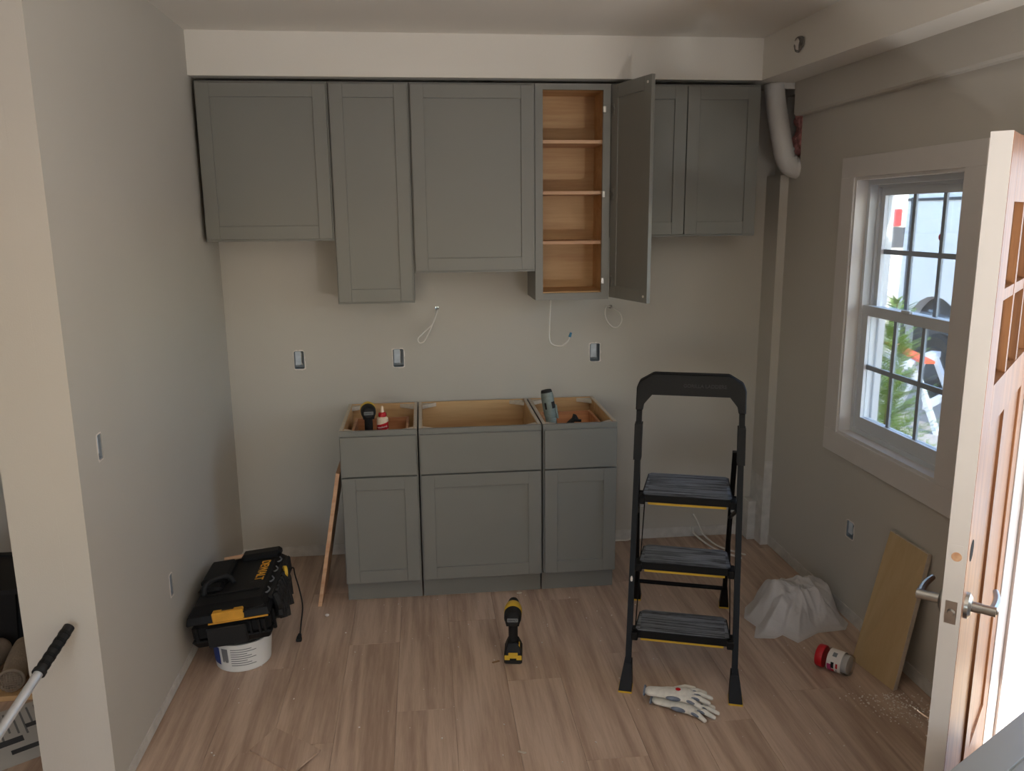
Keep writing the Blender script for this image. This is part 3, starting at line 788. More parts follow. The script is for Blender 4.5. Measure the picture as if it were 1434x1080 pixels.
# ------------------------------------------------------------------ STEP LADDER
def ladder():
    yaw = math.atan2(-0.139, 0.403)
    t = thing('step_ladder', 'black three-step folding ladder with yellow tread undersides', 'ladder', (0.9625, 2.83, 0), (0, 0, yaw))
    lean = 0.315
    hw0, hw1 = 0.207, 0.205
    zt = 1.185
    def fp(s, z, dy=0.0):
        return Vector((s*(hw0+(hw1-hw0)*z/zt), lean*z*(1.0 if z < 0.75 else 1.0)+dy, z))
    Wr, Dr = 0.011, 0.021
    for s in (-1, 1):
        a = fp(s, 0.03); b = fp(s, 1.10)
        m = MB(); m.hull8([a+Vector((x, y, 0)) for x, y in ((-Wr, -Dr), (Wr, -Dr), (Wr, Dr), (-Wr, Dr))], [b+Vector((x, y, 0)) for x, y in ((-Wr, -Dr), (Wr, -Dr), (Wr, Dr), (-Wr, Dr))])
        m.build('front_rail', M_lad, t)
        # sleeve
        a = fp(s, 0.88); b = fp(s, 1.02); k = 0.0045
        m = MB(); m.hull8([a+Vector((x, y, 0)) for x, y in ((-Wr-k, -Dr-k), (Wr+k, -Dr-k), (Wr+k, Dr+k), (-Wr-k, Dr+k))], [b+Vector((x, y, 0)) for x, y in ((-Wr-k, -Dr-k), (Wr+k, -Dr-k), (Wr+k, Dr+k), (-Wr-k, Dr+k))])
        m.build('rail_sleeve', M_black, t)
        # flared foot
        b = fp(s, 0.105)
        m = MB(); m.hull8([(s*(hw0+0.006)+x, y, 0.006) for x, y in ((-0.026, -0.034), (0.026, -0.034), (0.026, 0.034), (-0.026, 0.034))], [b+Vector((x, y, 0)) for x, y in ((-0.015, -0.025), (0.015, -0.025), (0.015, 0.025), (-0.015, 0.025))])
        f = m.build('foot', M_black, t)
        MB().box(s*(hw0+0.006)-0.027, s*(hw0+0.006)+0.027, -0.035, 0.035, 0, 0.007).build('sole', M_yellow, f)
        # rear leg
        a = Vector((s*0.208-0.02, 0.80, 0.03)); b = Vector((s*0.199-0.012, 0.38, 0.90))
        m = MB(); m.hull8([a+Vector((x, y, 0)) for x, y in ((-0.010, -0.017), (0.010, -0.017), (0.010, 0.017), (-0.010, 0.017))], [b+Vector((x, y, 0)) for x, y in ((-0.010, -0.017), (0.010, -0.017), (0.010, 0.017), (-0.010, 0.017))])
        m.build('rear_leg', M_lad, t)
        m = MB(); m.hull8([(s*0.210-0.02+x, 0.81+y, 0.006) for x, y in ((-0.022, -0.030), (0.022, -0.030), (0.022, 0.030), (-0.022, 0.030))], [(s*0.2075-0.02+x, 0.755+y, 0.115) for x, y in ((-0.014, -0.021), (0.014, -0.021), (0.014, 0.021), (-0.014, 0.021))])
        f = m.build('foot', M_black, t)
        MB().box(s*0.210-0.02-0.023, s*0.210-0.02+0.023, 0.779, 0.841, 0, 0.007).build('sole', M_yellow, f)
        # thin link bars
        MB().cyl(fp(s*0.90, 0.21)+Vector((0, 0.03, 0)), Vector((s*0.175, 0.40, 0.72)), 0.0024, n=8).build('link_bar', M_lad, t)
        MB().cyl(Vector((s*0.200-0.015, 0.545, 0.55)), fp(s*0.95, 0.70), 0.008, n=8).build('side_brace', M_lad, t)
        MB().sphere((s*0.190, 0.40, 0.64), 0.014).build('rivet', M_alu, t)
    # rear cross bar and hinge bar
    MB().cyl((-0.225, 0.757, 0.115), (0.188, 0.757, 0.115), 0.010, n=12).build('rear_bar', M_lad, t)
    MB().cyl((-0.21, 0.37, 0.70), (0.20, 0.37, 0.70), 0.011, n=12).build('hinge_bar', M_lad, t)
    # steps
    for z, dp, hw, y0 in ((0.228, 0.185, 0.182, 0.052), (0.470, 0.190, 0.180, 0.172), (0.728, 0.310, 0.178, 0.262)):
        m = MB()
        # tread with rounded front corners and narrower back
        pts = [(-hw-0.006, y0+0.012), (-hw+0.006, y0), (hw-0.006, y0), (hw+0.006, y0+0.012), (hw-0.004, y0+dp-0.02), (hw-0.022, y0+dp), (-hw+0.022, y0+dp), (-hw+0.004, y0+dp-0.02)]
        m.prism(pts, z-0.030, z)
        st = m.build('step', M_black, t)
        top = [(x*0.97, y0+0.006+(y-y0)*0.955) for x, y in pts]
        tp = MB().prism(top, z, z+0.0025).build('tread', M_tread, st)
        r_ = MB()
        nrib = 22
        for k in range(nrib):
            yy = y0+0.014+(dp-0.03)*k/(nrib-1)
            r_.box(-hw+0.016, hw-0.016, yy-0.0018, yy+0.0018, z+0.0025, z+0.0042)
        r_.build('tread_ribs', M_tread, st, kind='stuff')
        MB().box(-hw+0.02, hw-0.02, y0+0.006, y0+0.02, z-0.042, z-0.030).build('yellow_strip', M_yellow, st)
        for s in (-1, 1):
            MB().box(s*(hw+0.004)-0.012, s*(hw+0.004)+0.014*1, y0-0.015, y0+0.055, z-0.036, z-0.004, bev=0.003).build('step_bracket', M_black, st)
    # moulded handle
    def hq(x, zc, hh, y=0.0, dd=0.022):
        yb = lean*zc+y
        return [(x, yb-dd, zc-hh), (x, yb+dd, zc-hh), (x, yb+dd, zc+hh), (x, yb-dd, zc+hh)]
    m = MB()
    secs = [(-0.226, 1.105, 0.040), (-0.226, 1.145, 0.042), (-0.222, 1.165, 0.045), (-0.190, 1.178, 0.032), (-0.155, 1.192, 0.028), (0.155, 1.192, 0.028), (0.190, 1.178, 0.032), (0.222, 1.165, 0.045), (0.226, 1.145, 0.042)]
    # outline in xz as a polygon swept in y
    outl = [(-0.219, 1.075), (-0.219, 1.165), (-0.208, 1.190), (-0.152, 1.222), (0.152, 1.222), (0.208, 1.190), (0.219, 1.165), (0.219, 1.075),
            (0.190, 1.075), (0.188, 1.105), (0.157, 1.142), (-0.157, 1.142), (-0.188, 1.105), (-0.190, 1.075)]
    n = len(outl)
    F = [m.bm.verts.new((x, lean*z-0.030, z)) for x, z in outl]; Bk = [m.bm.verts.new((x, lean*z+0.024, z)) for x, z in outl]
    m.bm.faces.new(F); m.bm.faces.new(Bk[::-1])
    for i in range(n): m.bm.faces.new([F[i], Bk[i], Bk[(i+1) % n], F[(i+1) % n]])
    bmesh.ops.bevel(m.bm, geom=[e for e in m.bm.edges if abs((e.verts[0].co-e.verts[1].co).x) > 0.02 or True], offset=0.004, segments=1, affect='EDGES')
    h = m.build('handle', M_black, t)
    tilt = math.atan(lean)
    MT = Matrix.Translation((0.055, lean*1.178-0.0312, 1.178)) @ Matrix.Rotation(R(90)-tilt, 4, 'X')
    text('embossed_lettering', 'GORILLA LADDERS', 0.020, M_emb, h, MT, 0.0008)
    # paint splash on the left rail
    p = fp(-1, 0.42); MB().sphere(p+Vector((0, -0.0225, 0)), 0.006, (0.8, 0.25, 2.6), 10, 8).build('paint_drip', M_label_w, t)
ladder()

# ------------------------------------------------------------------ DRILL / DRIVER
def driver(label, loc, rz):
    t = thing('cordless_driver', label, 'power tool', loc, (0, 0, rz), group=None)
    # battery: local -y is the back (towards the viewer)
    bt = MB().box(-0.038, 0.038, -0.055, 0.060, 0, 0.044, bev=0.006).build('battery', M_black2, t)
    MB().box(-0.0365, 0.0365, -0.0560, -0.050, 0.020, 0.041, bev=0.002).box(-0.020, 0.020, -0.0562, -0.048, 0.041, 0.052, bev=0.002).build('yellow_band', M_yellow, bt)
    MB().box(-0.014, 0.014, -0.0572, -0.0555, 0.019, 0.029).build('release_button', M_dark, bt)
    m = MB(); m.hull8([(-0.036, -0.050, 0.044), (0.036, -0.050, 0.044), (0.036, 0.055, 0.044), (-0.036, 0.055, 0.044)], [(-0.022, -0.030, 0.088), (0.022, -0.030, 0.088), (0.022, 0.028, 0.088), (-0.022, 0.028, 0.088)])
    bmesh.ops.bevel(m.bm, geom=m.bm.edges[:], offset=0.003, segments=1, affect='EDGES')
    m.build('foot', M_black, t)
    MB().box(0.0235, 0.0285, -0.034, -0.010, 0.062, 0.082, bev=0.001).build('yellow_tab', M_yellow, t)
    m = MB().tube([(0, -0.006, 0.080), (0, -0.006, 0.115), (0, -0.012, 0.150), (0, -0.018, 0.185)], 0.0200, 14, 4)
    autosmooth(m.build('grip', M_black2, t))
    m = MB().lathe([(0, -0.070), (0.024, -0.070), (0.031, -0.064), (0.036, -0.052), (0.037, -0.015)], 24, M=Matrix.Translation((0, 0, 0.212)) @ Matrix.Rotation(R(-90), 4, 'X'))
    autosmooth(m.build('rear_cap', M_black2, t))
    m = MB().lathe([(0.0365, -0.016), (0.038, -0.012), (0.0385, 0.02), (0.034, 0.045), (0.030, 0.052)], 24, M=Matrix.Translation((0, 0, 0.212)) @ Matrix.Rotation(R(-90), 4, 'X'))
    autosmooth(m.build('motor_housing', M_yellow, t))
    m = MB().lathe([(0.030, 0.052), (0.026, 0.075), (0.022, 0.098), (0.010, 0.102), (0.0, 0.102)], 20, M=Matrix.Translation((0, 0, 0.212)) @ Matrix.Rotation(R(-90), 4, 'X'))
    autosmooth(m.build('nose', M_lad, t))
    MB().box(-0.0225, 0.0225, -0.0720, -0.069, 0.2035, 0.2195, bev=0.002).build('name_plate', M_ink, t)
    text('name_lettering', 'DEWALT', 0.0095, M_black2, t, Matrix.Translation((0, -0.0722, 0.2115)) @ Matrix.Rotation(R(90), 4, 'X'), 0.0003)
    m = MB(); m.hull8([(-0.026, -0.062, 0.180), (0.026, -0.062, 0.180), (0.026, 0.020, 0.180), (-0.026, 0.020, 0.180)], [(-0.0305, -0.0665, 0.200), (0.0305, -0.0665, 0.200), (0.0305, 0.03, 0.200), (-0.0305, 0.03, 0.200)])
    m.build('collar', M_black2, t)
    MB().box(-0.008, 0.008, 0.012, 0.026, 0.150, 0.178, bev=0.003).build('trigger', M_black2, t)
    return t
driver('black and yellow cordless driver standing on the wooden floor', (0.340, 3.185, 0.0), R(-8))
dr = driver('black and yellow cordless driver standing in the drawer beside the glue bottle', (-0.284, 3.95, DRZ), R(6))

# glue bottle
def bottle():
    t = thing('glue_bottle', 'cream glue bottle with a red cap and red label in the open drawer', 'bottle', (-0.2155, 3.95, DRZ))
    bm_ = MB().lathe([(0, 0), (0.026, 0), (0.0285, 0.004), (0.0285, 0.158), (0.027, 0.170), (0.020, 0.177), (0.017, 0.179)], 26).build('body', M_cream, t); autosmooth(bm_)
    MB().lathe([(0.0, 0.178), (0.019, 0.178), (0.0205, 0.181), (0.019, 0.196), (0.013, 0.200), (0.0, 0.200)], 24).build('cap', M_red, t)
    autosmooth(MB().lathe([(0.010, 0.198), (0.0075, 0.210), (0.005, 0.230), (0.0, 0.232)], 16).build('nozzle', M_cream, t))
    m = MB(); n = 18
    A = [m.bm.verts.new((0.0289*math.sin(a), -0.0289*math.cos(a), 0.070)) for a in [R(-85+170*i/n) for i in range(n+1)]]
    B = [m.bm.verts.new((0.0289*math.sin(a), -0.0289*math.cos(a), 0.146+0.008*math.sin(a))) for a in [R(-85+170*i/n) for i in range(n+1)]]
    for i in range(n): m.bm.faces.new([A[i], A[i+1], B[i+1], B[i]])
    lb = m.build('label', M_red, t)
    MT = Matrix.Translation((0, -0.0312, 0.131)) @ Matrix.Rotation(R(12), 4, 'Y').inverted() @ Matrix.Rotation(R(90), 4, 'X')
    text('lettering', 'Titebond', 0.0125, M_label_w, lb, MT, 0.0006)
    for z0 in (0.102, 0.082):
        m = MB()
        A = [m.bm.verts.new((0.0293*math.sin(a), -0.0293*math.cos(a), z0)) for a in [R(-75+140*i/n) for i in range(n+1)]]
        B = [m.bm.verts.new((0.0293*math.sin(a), -0.0293*math.cos(a), z0+0.011+0.006*math.sin(a))) for a in [R(-75+140*i/n) for i in range(n+1)]]
        for i in range(n): m.bm.faces.new([A[i], A[i+1], B[i+1], B[i]])
        m.build('label_stripe', M_label_w, lb)
bottle()

# grey-green cylindrical tool standing in the right drawer
t = thing('cylindrical_tool', 'grey-green ribbed cylindrical tool with black ends leaning in the open drawer', 'tool', (0.640, 3.90, DRZ), (R(-4), R(-9), 0)); t.scale = (0.97, 0.97, 0.90)
autosmooth(MB().lathe([(0, 0), (0.024, 0), (0.027, 0.01), (0.028, 0.05), (0.026, 0.06)], 22).build('lower_end', M_black2, t))
prof = [(0.027, 0.06)]
for k in range(9):
    z = 0.065+k*0.012; prof += [(0.0285, z), (0.0285, z+0.008), (0.0270, z+0.010)]
prof += [(0.031, 0.185), (0.0325, 0.22), (0.0325, 0.29), (0.0295, 0.315)]
autosmooth(MB().lathe(prof, 24).build('casing', M_tool, t), 50)
autosmooth(MB().lathe([(0.0295, 0.315), (0.028, 0.322), (0.026, 0.328), (0.0, 0.328)], 24).build('top_cap', M_black2, t))
for a in (-0.6, 0.55, 0.9):
    m = MB().box(-0.005, 0.005, -0.0345, -0.030, 0.225, 0.262, M=Matrix.Rotation(a, 4, 'Z')).build('side_clip', M_black2, t)
MB().box(0.028, 0.040, -0.012, 0.012, 0.16, 0.24, bev=0.004).build('side_switch', M_tool, t)
t = thing('small_clamp', 'small black clamp lying in the open drawer beside the cylindrical tool', 'clamp', (0.70, 3.88, DRZ)); t.scale = (1, 1, 1.12)
MB().tube([(-0.03, 0, 0.02), (-0.01, 0.0, 0.095), (0.02, 0.0, 0.125), (0.045, 0, 0.14)], 0.012, 8, 3).build('arm', M_black2, t)
MB().tube([(0.0, -0.01, 0.02), (0.012, -0.01, 0.10), (0.030, -0.01, 0.155)], 0.009, 8, 3).build('arm', M_black2, t)
MB().cyl((0.02, -0.02, 0.130), (0.060, -0.02, 0.128), 0.006, n=10).box(-0.03, 0.03, -0.03, 0.02, 0.0, 0.04, bev=0.006).build('jaw', M_black, t)

# ------------------------------------------------------------------ BUCKET AND TOOLBOX
t = thing('bucket', 'short white plastic bucket with a blue label under the toolbox', 'bucket', (-0.815, 3.325, 0))
autosmooth(MB().lathe([(0, 0.0), (0.108, 0.0), (0.113, 0.004), (0.123, 0.122), (0.127, 0.124), (0.127, 0.130), (0.119, 0.130), (0.110, 0.01), (0, 0.01)], 40).build('body', M_bucket, t))
def wrap(r0, r1, a0, a1, z0, z1, n=10):
    m = MB()
    A = [m.bm.verts.new((r0*math.sin(R(a0+(a1-a0)*i/n)), -r0*math.cos(R(a0+(a1-a0)*i/n)), z0)) for i in range(n+1)]
    B = [m.bm.verts.new((r1*math.sin(R(a0+(a1-a0)*i/n)), -r1*math.cos(R(a0+(a1-a0)*i/n)), z1)) for i in range(n+1)]
    for i in range(n): m.bm.faces.new([A[i], A[i+1], B[i+1], B[i]])
    return m
br = lambda z: 0.1137+(0.124-0.113)*(z-0.004)/0.13
wrap(br(0.03)+.0006, br(0.110)+.0006, -75, -38, 0.03, 0.110).build('blue_label', M_blue, t)
wrap(br(0.03)+.0004, br(0.11)+.0004, -32, -18, 0.045, 0.11).build('barcode_label', M_ink, t)
for k in range(8):
    z = 0.032+k*0.0105
    wrap(br(z)+.0005, br(z+0.004)+.0005, -12, 38-(k % 3)*9, z, z+0.0035).build('print_line', M_ink, t)

def toolbox():
    W, L = 0.330, 0.560
    t = thing('toolbox', 'large black toolbox with yellow latch and lettering resting on the white bucket', 'toolbox', (-0.818, 3.182, 0.145), (0, R(-6.1), R(1.0)))
    hw = W/2
    bz, lz = 0.100, 0.165
    b = MB()
    b.hull8([(-hw+0.02, 0.015, 0), (hw-0.02, 0.015, 0), (hw-0.02, L-0.015, 0), (-hw+0.02, L-0.015, 0)], [(-hw, 0, 0.035), (hw, 0, 0.035), (hw, L, 0.035), (-hw, L, 0.035)])
    bmesh.ops.bevel(b.bm, geom=b.bm.edges[:], offset=0.006, segments=1, affect='EDGES')
    b.box(-hw+0.008, hw-0.008, 0.008, L-0.008, 0.033, bz, bev=0.012)
    body = b.build('tub', M_black, t)
    for x in (-hw+0.03, -hw+0.245, hw-0.05, hw-0.028):
        MB().box(x-0.006, x+0.006, 0.000, 0.012, 0.03, bz-0.006, bev=0.002).build('rib', M_black, body)
    MB().box(-hw+0.07, hw-0.10, -0.010, 0.010, 0.004, bz-0.012, bev=0.004).build('front_plate', M_black2, body)
    for k in range(4):
        yy = 0.07+k*0.135
        MB().box(hw-0.010, hw+0.004, yy-0.008, yy+0.008, 0.01, bz-0.004, bev=0.003).build('rib', M_black, body)
    # lid: slightly raised at the front so a gap shows
    lid = thing('lid', None, None); lid.parent = t; 
    lid_me = MB()
    lid_me.hull8([(-hw-0.004, -0.006, 0), (hw+0.004, -0.006, 0), (hw+0.004, L+0.004, 0), (-hw-0.004, L+0.004, 0)], [(-hw+0.004, 0.004, 0.035), (hw-0.004, 0.004, 0.035), (hw-0.004, L-0.006, 0.035), (-hw+0.004, L-0.006, 0.035)])
    lid_me.hull8([(-hw+0.006, 0.006, 0.035), (hw-0.006, 0.006, 0.035), (hw-0.006, L-0.008, 0.035), (-hw+0.006, L-0.008, 0.035)], [(-hw+0.03, 0.045, 0.062), (hw-0.03, 0.045, 0.062), (hw-0.03, L-0.03, 0.062), (-hw+0.03, L-0.03, 0.062)])
    bmesh.ops.bevel(lid_me.bm, geom=lid_me.bm.edges[:], offset=0.004, segments=1, affect='EDGES')
    bpy.data.objects.remove(lid)
    lid = lid_me.build('lid', M_black, t, loc=(0, 0, 0.110), rot=(R(-1.2), 0, 0))
    # raised side blocks, hollow grip, handle
    MB().box(-hw+0.010, -hw+0.125, 0.235, 0.46, 0.055, 0.092, bev=0.012).build('raised_block', M_black, lid)
    MB().box(-hw+0.015, -hw+0.115, 0.165, 0.235, 0.055, 0.080, bev=0.010).build('raised_block', M_black, lid)
    MB().box(-hw+0.135, hw-0.015, L-0.085, L-0.01, 0.050, 0.088, bev=0.012).build('raised_block', M_black, lid)
    MB().box(-hw+0.05, hw-0.05, 0.13, 0.145, 0.060, 0.068, bev=0.003).build('cross_rib', M_black, lid)
    MB().tube([(-hw+0.045, 0.15, 0.060), (-hw+0.05, 0.16, 0.095), (-hw+0.075, 0.20, 0.105), (-hw+0.13, 0.23, 0.100), (-hw+0.15, 0.24, 0.062)], 0.011, 10, 4).build('carry_handle', M_black2, lid, smooth=True)
    MB().cyl((-hw+0.055, 0.505, 0.075), (-hw+0.165, 0.515, 0.075), 0.010, n=12).build('wooden_rod', M_maple_edge, lid)
    # lettering plate
    pc = (hw-0.075, 0.33)
    MB().box(pc[0]-0.032, pc[0]+0.032, pc[1]-0.115, pc[1]+0.115, 0.060, 0.0632).build('name_plate', M_black2, lid)
    text('name_lettering', 'DEWALT', 0.054, M_letter, lid, Matrix.Translation((pc[0]+0.001, pc[1], 0.0640)) @ Matrix.Rotation(R(-90), 4, 'Z'), 0.0010)
    MB().box(hw-0.02, hw+0.006, 0.08, L-0.06, 0.030, 0.044, bev=0.003).build('edge_rail', M_black2, lid)
    for yy in (0.09, 0.20, 0.31, 0.42):
        MB().tube([(hw-0.045, yy, 0.058), (hw-0.020, yy+0.012, 0.052), (hw-0.012, yy+0.045, 0.050), (hw-0.022, yy+0.065, 0.054)], 0.0035, 6, 3).build('scuffed_rib', M_ink, lid)
    # front latch and yellow line
    lt = MB().box(-hw+0.105, hw-0.105+0.005, -0.014, 0.030, 0.002, 0.044, bev=0.004).build('latch', M_orange, lid)
    MB().box(-0.022, 0.026, 0.006, 0.020, 0.0435, 0.0450).build('latch_slot', M_dark, lt)
    MB().box(-hw+0.085, hw-0.005, -0.0085, -0.004, -0.004, 0.002).build('yellow_line', M_orange, lid)
    MB().tube([(hw-0.10, -0.006, 0.030), (hw-0.06, -0.008, 0.038), (hw-0.025, -0.002, 0.040), (hw-0.018, 0.010, 0.040)], 0.004, 6, 3).build('lip_rib', M_black2, lid)
    # dangling straps and side latch on the right
    MB().box(hw-0.002, hw+0.022, 0.40, 0.50, -0.02, 0.050, bev=0.006).build('side_latch', M_black2, lid)
    MB().cyl((hw+0.010, 0.355, 0.030), (hw+0.022, 0.360, 0.028), 0.026, n=22).build('tape_reel', M_yellow, lid)
    for k, (yy, ln) in enumerate(((0.12, 0.07), (0.17, 0.10), (0.21, 0.08), (0.25, 0.13), (0.29, 0.10), (0.34, 0.12), (0.38, 0.09))):
        MB().tube([(hw+0.004, yy, 0.035), (hw+0.016, yy-0.005, -0.01), (hw+0.012, yy+0.012, -0.04), (hw+0.014+0.004*(k % 3), yy-0.010, -ln)], 0.019-0.002*(k % 3), 7, 3).build('strap', M_black2, lid)
    return t
toolbox()

# power cord hanging from the toolbox with its plug
t = thing('power_cord', 'black power cord with plug dangling from the toolbox to the floor', 'cord', (-0.640, 3.66, 0.26))
off = Vector((-0.640, 3.66, 0.26))
pts = [(-0.640, 3.60, 0.285), (-0.633, 3.62, 0.275), (-0.630, 3.63, 0.235), (-0.612, 3.61, 0.175), (-0.594, 3.56, 0.115), (-0.595, 3.50, 0.062), (-0.598, 3.47, 0.022)]
MB().tube([Vector(p)-off for p in pts], 0.0034, 8, 6).build('lead', M_black2, t, smooth=True)
a = Vector((-0.598, 3.47, 0.024))-off
MB().cyl(a, a+Vector((-0.004, -0.012, -0.016)), 0.007, 0.012, n=12).box(a.x-0.014, a.x+0.010, a.y-0.035, a.y-0.012, a.z-0.024, a.z-0.008, bev=0.003).build('plug', M_black2, t)

# ------------------------------------------------------------------ BOARDS
# narrow board leaning on the left base cabinet
t = MB()
wv = 0.32
t.hull8([(-0.556, 3.775, 0.0), (-0.538, 3.775, 0.0), (-0.538, 3.775+wv, 0.0), (-0.556, 3.775+wv, 0.0)], [(-0.4385, 3.80, 0.668), (-0.4205, 3.80, 0.664), (-0.4205, 3.80+wv, 0.664), (-0.4385, 3.80+wv, 0.668)])
t.build('wood_board', M_maple_edge, label='pale wooden board leaning against the side of the base cabinet', cat='board')
# tan panel leaning on the right wall
t = thing('panel_board', 'tan fibreboard panel leaning against the right wall under the window', 'board', (0, 0, 0))
m = MB()
lo = [(1.768, 2.990, 0.001), (1.808, 2.748, 0.001), (1.826, 2.7505, 0.004), (1.786, 2.993, 0.004)]
hi = [(1.9015, 3.010, 0.566), (1.9085, 2.7635, 0.566), (1.9265, 2.764, 0.560), (1.9195, 3.0105, 0.560)]
m.hull8(lo, hi); m.build('board', M_mdf, t)
m = MB()
def lerp(a, b, k): return Vector(a)*(1-k)+Vector(b)*k
m.hull8([lerp(lo[i], hi[i], 1.0)+Vector((0, 0, 0.0)) for i in range(4)], [lerp(lo[i], hi[i], 1.004) for i in range(4)])
m.build('pale_edge', M_raw, t)
ov = (Vector(lo[1])-Vector(lo[0])).normalized()*0.0012
m = MB(); m.hull8([lo[1], lo[2], Vector(lo[2])+ov, Vector(lo[1])+ov], [hi[1], hi[2], Vector(hi[2])+ov, Vector(hi[1])+ov]); m.build('pale_edge', M_raw, t)

# ------------------------------------------------------------------ BAG
def bag():
    c = Vector((1.690, 3.335)); n, rings = 200, 60
    outline = [(1.427, 3.215), (1.520, 3.200), (1.565, 3.225), (1.603, 3.150), (1.665, 3.185), (1.735, 3.225), (1.870, 3.235), (1.912, 3.290), (1.918, 3.40), (1.905, 3.52), (1.83, 3.60), (1.70, 3.62), (1.58, 3.58), (1.50, 3.50), (1.455, 3.40), (1.478, 3.315)]
    def radius(a):
        d = Vector((math.cos(a), math.sin(a))); best = 0.0
        for i in range(len(outline)):
            p = Vector(outline[i])-c; q = Vector(outline[(i+1) % len(outline)])-c; e = q-p
            den = d.x*e.y-d.y*e.x
            if abs(den) < 1e-9: continue
            tt = (p.x*e.y-p.y*e.x)/den; uu_ = (p.x*d.y-p.y*d.x)/den
            if tt > 0 and -1e-6 <= uu_ <= 1+1e-6: best = max(best, tt)
        return best
    m = MB(); V = []
    apex = Vector((1.745, 3.42))
    creases = [(R(228), 0.022), (R(318), 0.030)]
    for j in range(rings+1):
        k = j/rings
        ring = []
        for i in range(n):
            a = 2*math.pi*i/n
            edge = c+Vector((math.cos(a), math.sin(a)))*radius(a)
            p = apex*(1-k)+edge*k
            fr_ = 0.5-0.5*math.sin(a+0.5); ef = min(1.0, (1-k)/(0.20+0.50*fr_)); ef = ef*ef*(3-2*ef)
            d1 = ((p.x-1.535)**2+(p.y-3.43)**2)/0.105**2; d2 = ((p.x-1.775)**2+(p.y-3.44)**2)/0.16**2; d3 = ((p.x-1.60)**2+(p.y-3.30)**2)/0.12**2
            h = ef*(0.036+0.110*math.exp(-d1)+0.108*math.exp(-d2)+0.06*math.exp(-d3))
            # creases radiating from the gathered top
            f = 0.0
            for ca, am in creases:
                dlt = (a-ca+math.pi) % (2*math.pi)-math.pi
                f += am*math.exp(-abs(dlt)/0.10)
            h += f*ef*math.sin(math.pi*min(1, 0.1+k*0.9))*0.7
            wq = Vector((p.x*1.1+p.y*0.6, p.y*0.8-p.x*0.5, 0.0))*8.0
            wq += Vector((mnoise.noise(wq*0.6), mnoise.noise(wq*0.6+Vector((5, 2, 0))), 0))*0.35
            v1 = mnoise.voronoi(Vector((wq.x, wq.y, 0.4)))[0]; v2 = mnoise.voronoi(Vector((wq.x*2.1, wq.y*2.1, 3.4)))[0]
            h += ef*(0.030*max(0.0, 1-(v1[1]-v1[0])*2.2)+0.010*max(0.0, 1-(v2[1]-v2[0])*2.2)-0.012)
            h = max(h, 0.0015)
            if k > 0.999: h = 0.0015
            pull = 0.02*mnoise.noise(Vector((p.x*14, p.y*14, 7)))*math.sin(math.pi*k)
            ring.append(m.bm.verts.new((min(p.x+pull, XR-0.006), p.y+pull*0.7, h)))
        V.append(ring)
        if j == 0:
            pass
    for j in range(rings):
        for i in range(n):
            if j == 0:
                m.bm.faces.new([V[0][0], V[1][i], V[1][(i+1) % n]]) if V[0][0].is_valid else None
            else:
                m.bm.faces.new([V[j][i], V[j+1][i], V[j+1][(i+1) % n], V[j][(i+1) % n]])
    for v in V[0][1:]: m.bm.verts.remove(v)
    o = m.build('plastic_bag', M_bag, smooth=True, label='crumpled white plastic bag slumped against the right wall', cat='bag')
    sol = o.modifiers.new('thickness', 'SOLIDIFY'); sol.thickness = 0.0015; sol.offset = -1
bag()

# ------------------------------------------------------------------ JAR
t = thing('jar', 'clear plastic jar with a red lid and white label lying on its side', 'jar', (1.607, 2.972, 0.0475))
jd = (Vector((1.662, 2.842))-Vector((1.607, 2.975))).normalized()
t.rotation_euler = (0, 0, R(-50)); t.scale = (0.86, 0.86, 0.86)
MX = Matrix.Rotation(R(90), 4, 'Y')     # lathe z -> local x
M_jar = glass('jar_plastic', (0.93, 0.92, 0.91), 0.5)
autosmooth(MB().lathe([(0.0, 0.0), (0.052, 0.0), (0.0545, 0.004), (0.0545, 0.030), (0.052, 0.034), (0.0, 0.034)], 32, M=MX).build('lid', M_red, t))
autosmooth(MB().lathe([(0.046, 0.030), (0.046, 0.040), (0.052, 0.050), (0.052, 0.150), (0.047, 0.160), (0.0, 0.160)], 32, M=MX).build('body', M_jar, t))
autosmooth(MB().lathe([(0.0, 0.060), (0.044, 0.060), (0.0445, 0.150), (0.0, 0.152)], 24, M=MX @ Matrix.Rotation(0.0, 4, 'Z')).build('contents', M_paper, t))
def jwrap(a0, a1, x0, x1, r, n=12):
    m = MB()
    A = []; B = []
    for i in range(n+1):
        a = R(a0+(a1-a0)*i/n)
        A.append(m.bm.verts.new((x0, r*math.cos(a), r*math.sin(a)))); B.append(m.bm.verts.new((x1, r*math.cos(a), r*math.sin(a))))
    for i in range(n): m.bm.faces.new([A[i], A[i+1], B[i+1], B[i]])
    return m
lb = jwrap(15, 330, 0.058, 0.125, 0.0526, 30).build('label', M_label_w, t)
jwrap(178, 235, 0.061, 0.083, 0.0529).build('pink_block', M_pink, lb)
jwrap(165, 200, 0.080, 0.094, 0.0530).build('black_block', M_black2, lb)
jwrap(205, 235, 0.083, 0.094, 0.0530).build('red_block', M_red, lb)
jwrap(110, 135, 0.080, 0.100, 0.0530).build('barcode', M_ink, lb)
jwrap(168, 195, 0.103, 0.112, 0.0530).build('red_print', M_red, lb)
jwrap(200, 222, 0.104, 0.108, 0.0530).build('grey_print', M_ink, lb)

